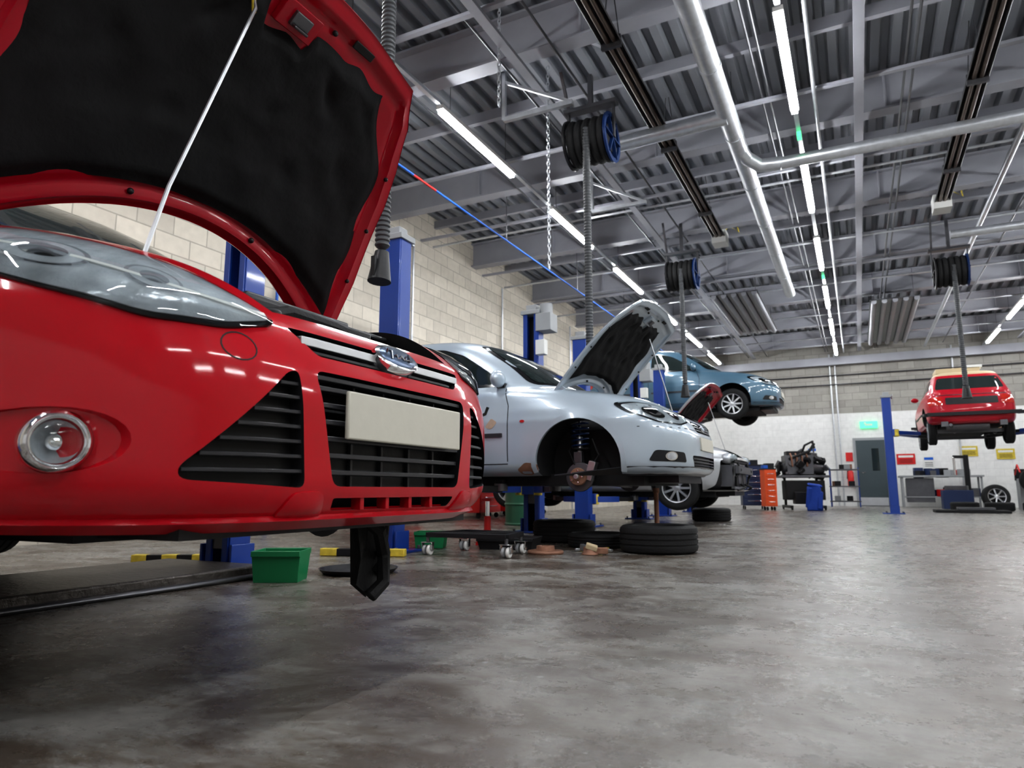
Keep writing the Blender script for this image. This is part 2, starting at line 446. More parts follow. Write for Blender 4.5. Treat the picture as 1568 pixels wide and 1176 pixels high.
FK=[(.20,-.10,-4.20,.80,4.2),(.23,-.03,-4.27,.86,4.2),(.30,.0,-4.32,.90,4.2),(.45,.0,-4.34,.91,4.2),(.53,-.01,-4.34,.91,4.25),
(.58,-.03,-4.33,.91,4.35),(.65,-.07,-4.32,.91,4.5),(.70,-.13,-4.30,.905,4.6),(.75,-.20,-4.28,.90,4.6),(.81,-.31,-4.26,.89,4.5),
(.87,-.48,-4.24,.88,4.5),(.92,-.73,-4.22,.865,4.5),(.98,-1.10,-4.2,.83,4.5),(1.05,-1.20,-4.16,.79,4.5),(1.17,-1.38,-4.06,.755,4.5),
(1.32,-1.62,-3.93,.70,4.3),(1.44,-1.86,-3.8,.64,4.2),(1.51,-2.10,-3.66,.56,4),(1.54,-2.4,-3.45,.42,3.5),(1.55,-2.8,-3.1,.15,3)]
BX=[.08,.2,.33,.5,.64,1.0,1.5];BY=[.50,.63,.70,.74,.76,.78,.76]
BYr=[.44,.56,.655,.72,.755,.79,.79]
BAY=[(-.115,-.37),(-.115,.37),(-.33,.45),(-.64,.60),(-1.02,.66),(-1.02,-.66),(-.64,-.60),(-.33,-.45)]
def zf(P): return [(a,z if z<.99 else .99+(z-.99)*1.14) for a,z in P]

def greenhouse(c,mb,zb=.99,open_front=False,dx=0.0):
    for k in('L','R'):
        f=zf([(-1.56+dx,zb),(-1.80+dx,1.14),(-2.08+dx,1.29),(-2.30+dx,1.355),(-2.52+dx,1.37),(-2.52+dx,zb)])
        r=zf([(-2.60+dx,zb),(-2.60+dx,1.37),(-3.0+dx,1.36),(-3.38+dx,1.27),(-3.60+dx,1.10),(-3.62+dx,1.03)])
        for P in(f,r):
            c.patch(mb,rounded(P,.04),k,.004,.006,blkg,h=.08)
            cx=sum(p[0] for p in P)/len(P);cz=sum(p[1] for p in P)/len(P)
            Q=[(cx+(x-cx)*.94,cz+(z-cz)*.90) for x,z in P]
            c.patch(mb,rounded(Q,.03),k,.006,.006,wglass,h=.08)
        for pl in([(-1.50,.32),(-1.50,.80),(-1.56,.97)],[(-2.56,.30),(-2.56,.98)],[(-1.50,.30),(-3.15,.29)],[(-3.3,.62),(-3.50,.85),(-3.64,1.0)],[(-3.15,.29),(-3.2,.5),(-3.3,.62)]):
            pl2=[]
            for a,b in zip(pl[:-1],pl[1:]):
                for q in range(6): pl2.append((a[0]+(b[0]-a[0])*q/6,a[1]+(b[1]-a[1])*q/6))
            pl2.append(pl[-1]); pl2=[(x+dx*.5,z) for x,z in pl2]
            c.patch(mb,stripoly(pl2,.008),k,.0015,.003,dark,h=.05)
        for x in(-2.32,-3.28):
            c.patch(mb,rounded([(x-.09,.845),(x+.09,.845),(x+.09,.875),(x-.09,.875)],.01),k,.025,.03,slat,h=.05)
    ws=zf([(-.70,1.0),(.70,1.0),(.60,1.28),(.54,1.385),(-.54,1.385),(-.60,1.28)])
    c.patch(mb,rounded(ws,.05),'F',.003,.005,blkg,h=.07)
    c.patch(mb,rounded([(y*.95,1.02+(z-1.0)*.93) for y,z in ws],.05),'F',.005,.005,wglass,h=.07)
    rs=zf([(-.64,1.06),(.64,1.06),(.54,1.34),(-.54,1.34)])
    c.patch(mb,rounded(rs,.06),'B',.004,.005,wglass,h=.07)
def archlips(c,mb,paint,xs,z=.31,r0=.358,r1=.40):
    for x in xs:
        P=[(x+r1*math.cos(a),z+r1*math.sin(a)) for a in np.linspace(R(-12),R(192),30)]+[(x+r0*math.cos(a),z+r0*math.sin(a)) for a in np.linspace(R(192),R(-12),30)]
        for k in('L','R'): c.patch(mb,P,k,.010,.03,paint,h=.08)
def mirrors(mb,c,paint,x=-1.62,z=1.03):
    for s in(-1,1):
        y=s*(c.sy(x,z)+.10)
        mb.sphere((x,y,z+.02),.1,paint,sc=(.55,1.1,.75)); mb.box((x,s*(abs(y)-.1),z-.03),(.08,.1,.04),blk)
def tail(c,mb):
    for s in(-1,1):
        P=[(s*.60,.72),(s*.83,.72),(s*.80,.98),(s*.66,.98)]
        if s<0:P=P[::-1]
        c.patch(mb,rounded(P,.04),'B',.006,.01,amber,h=.06)
    c.patch(mb,rounded([(-.26,.62),(.26,.62),(.26,.74),(-.26,.74)],.01),'B',.01,.01,platem,h=.1)
    c.patch(mb,rounded([(-.7,.22),(.7,.22),(.7,.33),(-.7,.33)],.03),'B',.006,.01,blk,h=.1)

# ================================================================== RED CAR
RED=empty('red_hatchback_car',(-1.06,1.49,.22))
c=Car(FK,sub=8)
mats=[red,blk,refl,dark]
cg=rounded([(-.27,.288),(.27,.288),(.325,.548),(-.325,.548)],.025)
sg=rounded([(-.352,.284),(-.372,.54),(-.40,.535),(-.60,.325),(-.595,.30)][::-1],.02)
slot=rounded([(-.25,.234),(.25,.234),(.26,.262),(-.26,.262)],.008)
slim=rounded([(-.30,.585),(.30,.585),(.37,.645),(-.37,.645)],.015)
hl=rounded([(-.395,.638),(-.52,.608),(-.65,.612),(-.76,.668),(-.83,.755),(-.81,.84),(-.70,.855),(-.60,.815),(-.51,.76),(-.45,.70)][::-1],.03)
fogc=ell(-.745,.372,.085,.062)
cuts=[cutprism(BAY,.60,1.3,1,mats)]
for P,d,mi in((cg,.055,1),(sg,.04,1),(mir(sg),.04,1),(slot,.04,1),(slim,.03,1),(fogc,.03,0),(mir(fogc),.03,0)):
    cuts.append(c.cutter(P,'F',d,mi,mats))
for x in(-.88,-3.52):
    for s in(-1,1): cuts.append(cutcyl(x,.31,.36,s*.50,s*1.2,3,mats))
c.body('body_shell',mats,cuts,RED,nf=90,ns=120)
mb=MB()
def bar(z,y0,y1,dep,th,mat,n=16,d=.03):
    ys=np.linspace(y0,y1,n+1);vs=[]
    for y in ys:
        x=c.fx(y,z)-dep
        vs+=[(x,y,z-th/2),(x,y,z+th/2),(x-d,y,z+th/2),(x-d,y,z-th/2)]
    fs=[(i*4+k,(i+1)*4+k,(i+1)*4+(k+1)%4,i*4+(k+1)%4) for i in range(n) for k in range(4)]+[(0,1,2,3),(n*4+3,n*4+2,n*4+1,n*4)]
    mb.add(vs,fs,mat)
for z in(.320,.358,.396,.434,.472,.510,.535):
    w=.27+(z-.288)/.26*.055-.004; bar(z,-w,w,.010,.011,slat)
for y in(-.16,-.04,.08,.2): mb.box((-.05,y,.41),(.012,.008,.25),slat)
for i,z in enumerate((.32,.352,.384,.416,.448,.480,.51)):
    yo=-.60+(z-.325)/.21*.20; yo=max(-.60,yo); yi=-.352-(z-.284)/.256*.02
    for s in(-1,1):
        a,b=sorted((s*abs(yo+.01),s*abs(yi+.004))); bar(z,a,b,.008,.008,slat,n=10,d=.025)
for y in(-.15,-.05,.05,.15): mb.box((-.03,y,.248),(.03,.014,.03),red)
bar(.618,-.34,.34,-.004,.020,alu,n=24,d=.03);bar(.596,-.30,.30,.012,.008,slat,n=20,d=.015)
bar(.655,-.37,.37,.012,.012,alu,n=20,d=.05)
mb.obj('grille_slats',RED,bevel=.0015)
mb=MB()
mb.box((-.17,0,.668),(.09,.70,.035),slat);mb.box((-.24,0,.66),(.10,.9,.02),blk)
for y in(-.28,-.12,.12,.28): mb.cyl((-.17,y,.68),(-.17,y,.692),.012,steel,n=10)
mb.cyl((-.20,-.30,.68),(-.20,-.30,.715),.03,blk);mb.box((-.19,-.22,.695),(.05,.08,.02),yellow)
mb.cyl((-.24,-.36,.68),(-.24,-.36,.74),.025,blk)
mb.obj('radiator_cover',RED,bevel=.006)
mb=MB()
mb.box((.012,.0,.452),(.012,.50,.112),platem);mb.obj('number_plate',RED,bevel=.004)
mb=MB()
n=c.nrm(0,.626,'F');p=c.pt(0.01,.626,'F')
def disc(rx,ry,o0,o1,mat,k=40):
    vs=[];Fy=Vector((0,1,0));Fz=n.cross(Fy).normalized()
    if Fz.z<0: Fz=-Fz
    for o,sc in((o0,1),(o1,1),(o1+.003,.92)):
        for i in range(k):
            a=2*math.pi*i/k;vs.append(p+n*o+Fy*rx*sc*math.cos(a)+Fz*ry*sc*math.sin(a))
    mb.add(vs,[(i,(i+1)%k,k+(i+1)%k,k+i) for i in range(k)]+[(k+i,k+(i+1)%k,2*k+(i+1)%k,2*k+i) for i in range(k)]+[tuple(range(2*k,3*k))],mat)
disc(.094,.042,-.03,.016,chrome);disc(.082,.033,.0,.0185,badge)
Fz=Vector((-n.z,0,n.x))
sq=[(-.045,.002),(-.035,.014),(-.022,.012),(-.034,-.012),(-.020,-.002),(-.008,.004),(-.012,-.008),(.0,-.004),(.008,.004),(.014,-.008),(.024,.003),(.018,-.008),(.034,-.004),(.044,.014),(.034,-.010),(.046,-.004)]
mb.tube([p+n*.024+Vector((0,a*1.2,0))+Fz*b*1.2 for a,b in sq],.0028,chrome,n=6)
mb.obj('badge',RED,angle=50)
mb=MB()
for s in(-1,1):
    P=hl if s<0 else mir(hl)
    c.patch(mb,P,'F',.003,.004,blkg)
    cx=sum(q[0] for q in P)/len(P);cz=sum(q[1] for q in P)/len(P)
    Q=[(cx+(y-cx)*.97,cz+(z-cz)*.92+.004) for y,z in P]
    c.patch(mb,Q,'F',.005,.004,refl,h=.02)
    for y,z,rx,rz in((.715,.758,.050,.042),(.60,.706,.042,.034)):
        c.patch(mb,ell(s*y,z,rx,rz,32),'F',.008,.006,chrome,h=.03);c.patch(mb,ell(s*y,z,rx*.86,rz*.86),'F',.0085,.006,refl,h=.03)
        c.patch(mb,ell(s*y,z,rx*.5,rz*.5),'F',.010,.006,chrome,h=.02,dome=.012)
    c.patch(mb,stripoly([(s*(.42+.36*t),.656+.14*t*t+.015*t) for t in np.linspace(0,1,12)],.008),'F',.009,.008,whitep,h=.03)
    c.patch(mb,ell(s*.79,.79,.015,.025),'F',.009,.006,amber,h=.03)
    c.patch(mb,P,'F',.008,.008,lens,h=.03,dome=.016)
    nn=Vector((.93,s*.34,0)).normalized();q=c.pt(s*.738,.368,'F')+Vector((.012,0,0))
    mb.lathe([(.057,-.05),(.057,.02),(.050,.028),(.043,.022),(.040,-.005)],q,nn,chrome,n=36)
    mb.lathe([(.040,.0),(.03,-.02),(.001,-.03)],q,nn,refl,n=30)
    mb.lathe([(.001,.012),(.03,.01),(.041,.004)],q,nn,lens,n=30)
    mb.sphere(q-nn*.012,.016,chrome)
mb.obj('lamps',RED,angle=50)
mb=MB()
greenhouse(c,mb);archlips(c,mb,red,(-.88,-3.52));mirrors(mb,c,red);tail(c,mb)
ty=ell(-.50,.575,.035,.030,20);c.patch(mb,stripoly(ty+[ty[0]],.003),'F',.0008,.002,dark,h=.02)
c.patch(mb,[(y,.206) for y in np.linspace(-.80,.80,30)]+[(y,.226) for y in np.linspace(.80,-.80,30)],'F',.014,.03,red,h=.04)
for s in(-1,1):
    P=rounded([(s*.27,.215),(s*.40,.222),(s*.38,.275),(s*.30,.28)],.02)
    if s<0:P=P[::-1]
    c.patch(mb,P,'F',.004,.01,red,h=.015,dome=.016)
mb.box((-1.9,0,.195),(3.0,1.2,.05),dark);mb.box((-.32,0,.195),(.35,1.1,.03),blk)
mb.tube([(-1.13,.55,.985),(-1.16,0,1.03),(-1.2,-.45,1.05)],.012,blk);mb.box((-1.14,0,.975),(.14,1.25,.04),blk)
mb.tube([(-1.12,-.30,1.0),(-1.24,-.1,1.08),(-1.30,.45,1.11)],.008,blk);mb.tube([(-1.12,.25,1.0),(-1.22,.4,1.08),(-1.34,.62,1.11)],.008,blk)
mb.obj('body_trim',RED,angle=40)
mb=MB()
wheel(mb,(-.84,-.74,.19),(-.12,-1,0))
for x,s in((-3.52,-1),(-3.52,1)): wheel(mb,(x,s*.79,.22),(0,s,0))
mb.obj('wheels',RED)
mb=MB();hub(mb,-.88,.70,.22,1);mb.obj('hub',RED)
bay_parts(RED)
sf=bonnet(c,red,redunder,R(69),BX,BYr,-1.0,-.135,(-1.25,.965),RED,cupped=.36,lift=-.01,fwd=.235,lw=.90,ls=.085,lf=.87)
mb=MB()
top=sf(.83,-.26,-.05)
mb.tube([(-.40,-.50,.80),(-.405,-.495,.83),(-.47,-.40,1.05),tuple(top+Vector((.01,0,-.04))),tuple(top)],.0055,alu,n=8)
mb.cyl(top,top+Vector((.004,0,-.05)),.007,yellow)
mb.obj('bonnet_prop_rod',RED)
mb=MB()
pts=[(-.40,.30,.20),(-.42,.40,.19),(-.45,.46,.10),(-.42,.44,.0),(-.40,.38,-.06),(-.41,.33,-.02),(-.38,.30,.06)]
oy=.0;ox=-.0
vs=[Vector(p_) for p_ in pts]+[Vector(p_)+Vector((-.03,.01,.0)) for p_ in pts];k=len(pts)
mb.add(vs,[tuple(range(k)),tuple(range(k,2*k))[::-1]]+[(i,(i+1)%k,k+(i+1)%k,k+i) for i in range(k)],rubber)
mb.tube([(-.4,.3,.2),(-.36,.36,.14),(-.40,.44,.06),(-.37,.40,-.02),(-.39,.36,-.06)],.022,rubber)
mb.tube([(-.42,.46,.2),(-.46,.50,.10),(-.43,.42,.0)],.025,rubber)
hu=mb.obj('hanging_undertray',RED,bevel=.006);hu.location=(.10,-.12,.02)

# ================================================================== generic car
def make_car(name,loc,rot,paint,keys=FK,bon=None,wheels=((0,-1),(0,1),(1,-1),(1,1)),hubs=(),stripped=False,roof=None,under=None,wb=2.64,dx=0,wmat=None):
    E=empty(name,loc,(0,0,rot));c=Car(keys,sub=5);mats=[paint,blk,refl,dark]+([roof] if roof else [])
    cuts=[]
    if bon: cuts.append(cutprism(BAY,.60,1.3,1,mats))
    xs=(-.88,-.88-wb)
    for x in xs:
        for s in(-1,1): cuts.append(cutcyl(x,.31,.36,s*.5,s*1.2,3,mats,n=40))
    lg=rounded([(-.42,.26),(.42,.26),(.46,.36),(-.46,.36)],.03)
    ug=rounded([(-.28,.56),(.28,.56),(.33,.655),(-.33,.655)],.03)
    if not stripped:
        cuts.append(c.cutter(lg,'F',.04,1,mats))
        cuts.append(c.cutter(ug,'F',.03,1,mats))
    else:
        cuts.append(c.cutter(rounded([(-.78,.22),(.78,.22),(.74,.64),(-.74,.64)],.04),'F',.16,1,mats))
    c.body('body_shell',mats,cuts,E,roofmat=4 if roof else None,roofz=1.12)
    mb=MB()
    greenhouse(c,mb,dx=dx);archlips(c,mb,paint,xs);mirrors(mb,c,paint,x=-1.62+dx)
    if not stripped:
        for s in(-1,1):
            h=rounded([(.40,.635),(.55,.60),(.72,.62),(.80,.70),(.80,.78),(.70,.80),(.56,.77),(.44,.70)],.03)
            if s<0:h=mir(h)
            c.patch(mb,h,'F',.003,.006,blkg,h=.04)
            c.patch(mb,[(sum(p[0] for p in h)/len(h)*(1-.92)+x*.92,.70*(1-.88)+z*.88) for x,z in h],'F',.005,.005,refl,h=.04)
            c.patch(mb,ell(s*.56,.68,.045,.04),'F',.009,.01,chrome);c.patch(mb,ell(s*.69,.70,.05,.05),'F',.009,.01,chrome)
            c.patch(mb,ell(s*.56,.68,.03,.027),'F',.011,.01,blkg);c.patch(mb,ell(s*.69,.70,.03,.03),'F',.011,.01,blkg)
            c.patch(mb,h,'F',.013,.012,lens,h=.05)
            f=rounded([(s*.54,.30),(s*.76,.31),(s*.74,.40),(s*.56,.38)] if s>0 else [(s*.54,.30),(s*.56,.38),(s*.74,.40),(s*.76,.31)],.02)
            c.patch(mb,f,'F',.004,.006,blk);c.patch(mb,ell(s*.66,.35,.035,.035),'F',.012,.01,chrome);c.patch(mb,ell(s*.66,.35,.028,.028),'F',.014,.01,refl)
        for z in(.585,.61,.635):
            w=.26+(z-.56)*.5;c.patch(mb,[(-w,z-.006),(w,z-.006),(w,z+.006),(-w,z+.006)],'F',.0,.02,chrome if z!=.61 else slat,h=.06)
        for z in(.285,.31,.335):
            c.patch(mb,[(-.43,z-.005),(.43,z-.005),(.43,z+.005),(-.43,z+.005)],'F',-.005,.02,slat,h=.06)
        c.patch(mb,ell(0,.61,.05,.035),'F',.012,.02,chrome);c.patch(mb,ell(0,.61,.04,.026),'F',.014,.01,badge)
        c.patch(mb,rounded([(-.26,.41),(.26,.41),(.26,.52),(-.26,.52)],.01),'F',.012,.014,platem,h=.1)
        c.patch(mb,[(y,.205) for y in np.linspace(-.80,.80,24)]+[(y,.27) for y in np.linspace(.80,-.80,24)],'F',.006,.01,slat,h=.06)
        for s in(-1,1): c.patch(mb,stripoly([(y,.56+.03*(abs(y)/.9)) for y in np.linspace(s*.86,s*.3,9)],.006),'F',.001,.003,dark,h=.04)
    else:
        mb.box((-.16,0,.42),(.05,1.0,.36),alu);mb.box((-.13,0,.42),(.03,.86,.3),blk)
        mb.beam((-.07,-.68,.5),(-.07,.68,.5),.05,.1,steel);mb.box((-.15,0,.63),(.1,1.3,.05),blk)
        for s in(-1,1):
            mb.box((-.24,s*.58,.42),(.2,.12,.3),steel);mb.sphere((-.2,s*.6,.66),.11,refl,sc=(1,1.2,.7));mb.sphere((-.17,s*.6,.66),.1,lens,sc=(1,1.2,.7))
            mb.tube([(-.1,s*.4,.6),(-.05,s*.5,.5),(-.1,s*.62,.4),(-.12,s*.55,.28)],.018,rubber)
            mb.tube([(-.1,s*.2,.3),(-.02,s*.3,.26),(-.1,s*.5,.22)],.014,rubber)
            mb.cyl((-.14,s*.22,.42),(-.11,s*.22,.42),.13,slat,n=24)
    for k in('L','R'):
        c.patch(mb,rounded([(-2.5,.53),(-1.55,.53),(-1.55,.565),(-2.5,.565)],.006),k,.012,.014,slat,h=.1)
        c.patch(mb,rounded([(-3.1,.53),(-2.62,.53),(-2.62,.565),(-3.1,.565)],.006),k,.012,.014,slat,h=.1)
        c.patch(mb,ell(-1.36,.66,.022,.012),k,.006,.008,amber)
    tail(c,mb);mb.box((-1.9,0,.17),(3.0,1.2,.1),dark);mb.box((-.5,0,.19),(.7,.9,.1),blk)
    mb.cyl((-2.2,.2,.1),(-4.25,.35,.17),.03,steel);mb.cyl((-3.9,.5,.2),(-3.9,-.3,.2),.1,steel)
    mb.beam((-.88-wb,-.7,.27),(-.88-wb,.7,.27),.08,.08,steel)
    mb.obj('body_trim',E,angle=40)
    mb=MB()
    for a,s in wheels: wheel(mb,(xs[a],s*(c.sy(xs[a],.3)-.12),.25),(0,s,0),mat=wmat,ns=9)
    if mb.v: mb.obj('wheels',E)
    mb=MB()
    for a,s in hubs: hub(mb,xs[a]-.04,s*(c.sy(xs[a],.3)-.16),.19,s)
    if mb.v: mb.obj('hubs',E,bevel=.003)
    if bon:
        bay_parts(E);sf=bonnet(c,paint,under,bon,BX,BY,-1.04,-.10,(-1.13,.965),E,cupped=.24,lift=.03,fwd=.02)
        mb=MB();t=sf(.75,.5,-.04);mb.tube([(-.4,.5,.8),tuple(t)],.006,alu);mb.obj('bonnet_prop_rod',E)
    return E,c

W,wc=make_car('white_hatchback_car',(-1.17,6.15,.42),0,white,bon=R(60),under=white,wheels=((1,-1),(1,1)),hubs=((0,-1),(0,1)))
mb=MB()
wc.patch(mb,rounded([(-1.30,.21),(-1.22,.24),(-1.23,.30),(-1.34,.31),(-1.42,.25),(-1.38,.21)],.02),'R',.003,.004,rust)
wc.patch(mb,rounded([(-1.72,.62),(-1.66,.60),(-1.6,.66),(-1.66,.70)],.02),'R',.002,.003,rustb)
for pl in([(-1.70,.80),(-1.72,.74),(-1.78,.72),(-1.84,.76)],[(-1.88,.80),(-1.90,.73),(-1.96,.72),(-1.98,.78)]):
    wc.patch(mb,stripoly(pl,.03),'R',.002,.003,blkg,h=.02)
mb.obj('rust_marks',W)
S_,sc_=make_car('silver_hatchback_car',(-1.42,10.6,.28),0,silver,bon=R(64),under=redunder,stripped=True)
B_,bc_=make_car('blue_hatchback_car',(-1.28,15.0,1.96),0,bluep)
OK_=[(.24,-.08,-3.62,.74,6),(.27,-.02,-3.70,.78,6),(.35,.0,-3.72,.80,7),(.50,0,-3.72,.81,7),(.60,-.01,-3.71,.81,7),(.70,-.04,-3.70,.80,7),(.76,-.12,-3.68,.79,6.5),(.80,-.35,-3.66,.785,6),
(.84,-.70,-3.64,.775,6),(.88,-1.0,-3.63,.76,6),(.93,-1.12,-3.60,.735,6),(1.05,-1.28,-3.50,.69,6),(1.2,-1.5,-3.36,.63,6),(1.30,-1.66,-3.26,.585,6),(1.35,-1.8,-3.18,.54,5.5),(1.375,-2.0,-3.05,.42,5),(1.38,-2.4,-2.8,.2,4)]
def old_car():
    E=empty('red_classic_car',(2.16,20.25,1.62),(0,0,R(90)));c=Car(OK_,sub=5);mats=[red2,blk,refl,dark,cream]
    cuts=[]
    for x in(-.7,-3.0):
        for s in(-1,1): cuts.append(cutcyl(x,.30,.33,s*.45,s*1.2,3,mats,n=40))
    c.body('body_shell',mats,cuts,E,roofmat=4,roofz=1.28)
    mb=MB()
    c.patch(mb,rounded([(-.60,.95),(.60,.95),(.53,1.22),(-.53,1.22)],.05),'B',.004,.006,wglass,h=.07)
    c.patch(mb,rounded([(-.60,.97),(.60,.97),(.53,1.22),(-.53,1.22)],.05),'F',.004,.006,wglass,h=.07)
    for k in'LR':
        c.patch(mb,rounded([(-1.45,.95),(-1.7,1.22),(-2.3,1.24),(-2.3,.95)],.03),k,.004,.006,wglass,h=.08)
        c.patch(mb,rounded([(-2.38,.95),(-2.38,1.24),(-3.0,1.22),(-3.25,.97)],.03),k,.004,.006,wglass,h=.08)
        c.patch(mb,rounded([(-2.6,.5),(-1.1,.5),(-1.1,.53),(-2.6,.53)],.006),k,.01,.01,blk,h=.1)
    c.patch(mb,rounded([(-.45,.62),(.45,.62),(.45,.76),(-.45,.76)],.02),'B',.008,.01,blk,h=.07)
    c.patch(mb,stripoly([(-.6,.82),(.6,.82)],.015),'B',.006,.006,chrome,h=.07)
    for s in(-1,1):
        P=[(s*.50,.61),(s*.74,.61),(s*.74,.78),(s*.50,.78)]
        if s<0:P=P[::-1]
        c.patch(mb,rounded(P,.02),'B',.01,.012,amber,h=.06);c.patch(mb,rounded([(x*1,z) for x,z in P],.02),'F',.01,.012,refl,h=.06)
        mb.box((-3.7,s*.5,.22),(.1,.12,.1),steel)
        mb.sphere((-1.5,s*.84,.98),.08,red2,sc=(.6,1,.7))
    for xx,k in((-3.76,0),(.04,1)):
        mb.beam((xx,-.80,.42),(xx,.80,.42),.11,.07,blk)
        for s in(-1,1): mb.beam((xx,s*.80,.42),(xx+(.25 if k==0 else -.25),s*.83,.42),.11,.05,blk)
    c.patch(mb,rounded([(-.45,.6),(.45,.6),(.45,.74),(-.45,.74)],.02),'F',.008,.01,blk,h=.07)
    mb.box((-1.8,0,.22),(2.9,1.1,.08),dark);mb.cyl((-2.4,.2,.14),(-3.75,.4,.2),.03,steel);mb.cyl((-3.4,-.3,.2),(-3.4,.45,.2),.09,steel)
    mb.box((-2.6,.1,1.43),(.7,.8,.10),cream);mb.box((-2.7,-.2,1.50),(.5,.3,.06),whitep)
    mb.obj('body_trim',E,angle=40)
    mb=MB()
    for x in(-.7,-3.0):
        for s in(-1,1): wheel(mb,(x,s*.68,.10),(0,s,0),r=.27,w=.15)
    mb.beam((-3.0,-.6,.12),(-3.0,.6,.12),.07,.07,steel);mb.beam((-.7,-.6,.12),(-.7,.6,.12),.07,.07,steel)
    mb.obj('wheels',E)
old_car()

# ================================================================== lifts
def lift(name,px,ys,h,cz,cx,cy,hw=.62,axis='Y',plate=True,motor=1):
    E=empty(name,(0,0,0))
    if axis=='X': T=lambda x,y,z:(y,x,z)
    else: T=lambda x,y,z:(x,y,z)
    def bx(mb,c,s,mat):
        mb.box(T(*c),(s[0],s[1],s[2]) if axis=='Y' else (s[1],s[0],s[2]),mat)
    for k,y in enumerate(ys):
        sg=1 if k==0 else -1
        mb=MB()
        bx(mb,(px,y-sg*.075,h/2),(.20,.03,h),bluelift)
        for s in(-1,1):
            bx(mb,(px+s*.092,y,h/2),(.025,.15,h),bluelift);bx(mb,(px+s*.07,y+sg*.075,h/2),(.05,.02,h),bluelift)
        bx(mb,(px,y-sg*.05,h/2),(.15,.02,h-.05),dark)
        bx(mb,(px,y,h+.02),(.25,.21,.05),grey);bx(mb,(px,y,h+.08),(.14,.12,.08),grey)
        bx(mb,(px,y-sg*.03,.01),(.46,.42,.02),bluelift)
        for s in(-1,1): bx(mb,(px+s*.13,y,.09),(.02,.18,.16),bluelift)
        for a in(-1,1):
            for b in(-1,1): mb.cyl(T(px+a*.19,y+b*.16,.02),T(px+a*.19,y+b*.16,.05),.015,steel,n=8)
        if k==motor:
            bx(mb,(px+.18,y,h-.12),(.2,.22,.22),grey);mb.cyl(T(px+.18,y,h-.02),T(px+.18,y,h+.12),.08,grey)
            bx(mb,(px+.17,y-.13,h-.45),(.12,.1,.18),whitep)
        else:
            mb.tube([T(px-.08,y+sg*.12,h+.03),T(px,y+sg*.12,h+.07),T(px+.1,y+sg*.12,h-.02)],.012,alu)
        mb.obj('post_%d'%(k+1),E,bevel=.004)
        mb=MB()
        bx(mb,(px,y+sg*.02,cz+.25),(.12,.11,.9),steel);bx(mb,(px,y+sg*.12,cz-.02),(.30,.11,.14),bluelift)
        for s in(-1,1):
            a=Vector((px+s*.12,y+sg*.15,cz-.03));b=Vector((cx+s*.62,cy-sg*hw,cz-.03));m=a.lerp(b,.55)
            mb.beam(T(*a),T(*m),.10,.08,bluelift);mb.beam(T(*m),T(*b),.075,.06,blk)
            mb.cyl(T(b.x,b.y,cz-.05),T(b.x,b.y,cz+.02),.06,steel);mb.cyl(T(b.x,b.y,cz+.02),T(b.x,b.y,cz+.055),.055,rubber)
            mb.cyl(T(a.x,a.y,cz-.10),T(a.x,a.y,cz+.04),.05,yellow)
        mb.obj('carriage_arms_%d'%(k+1),E,bevel=.004)
    if plate:
        mb=MB();y0=ys[0]+.1;y1=ys[1]-.1
        bx(mb,(px+.02,(y0+y1)/2,.035),(.84,y1-y0,.07),tread)
        bx(mb,(px+.46,(y0+y1)/2,.014),(.06,y1-y0,.026),steel)
        mb.obj('base_plate',E,bevel=.012)
    return E
lift('two_post_lift',-3.58,(-.15,3.15),2.66,.22+.12,-3.4,1.49)
lift('two_post_lift',-3.50,(4.72,7.58),2.66,.42+.12,-3.5,6.15,plate=False)
lift('two_post_lift',-3.48,(9.20,12.0),2.66,.28+.12,-3.6,10.6,plate=False)
lift('two_post_lift',-3.48,(13.60,16.4),2.9,1.96+.12,-3.5,15.0,plate=False)
lift('two_post_lift',17.0,(.65,3.67),2.5,1.62+.13,18.4,2.16,hw=.55,axis='X',plate=False)

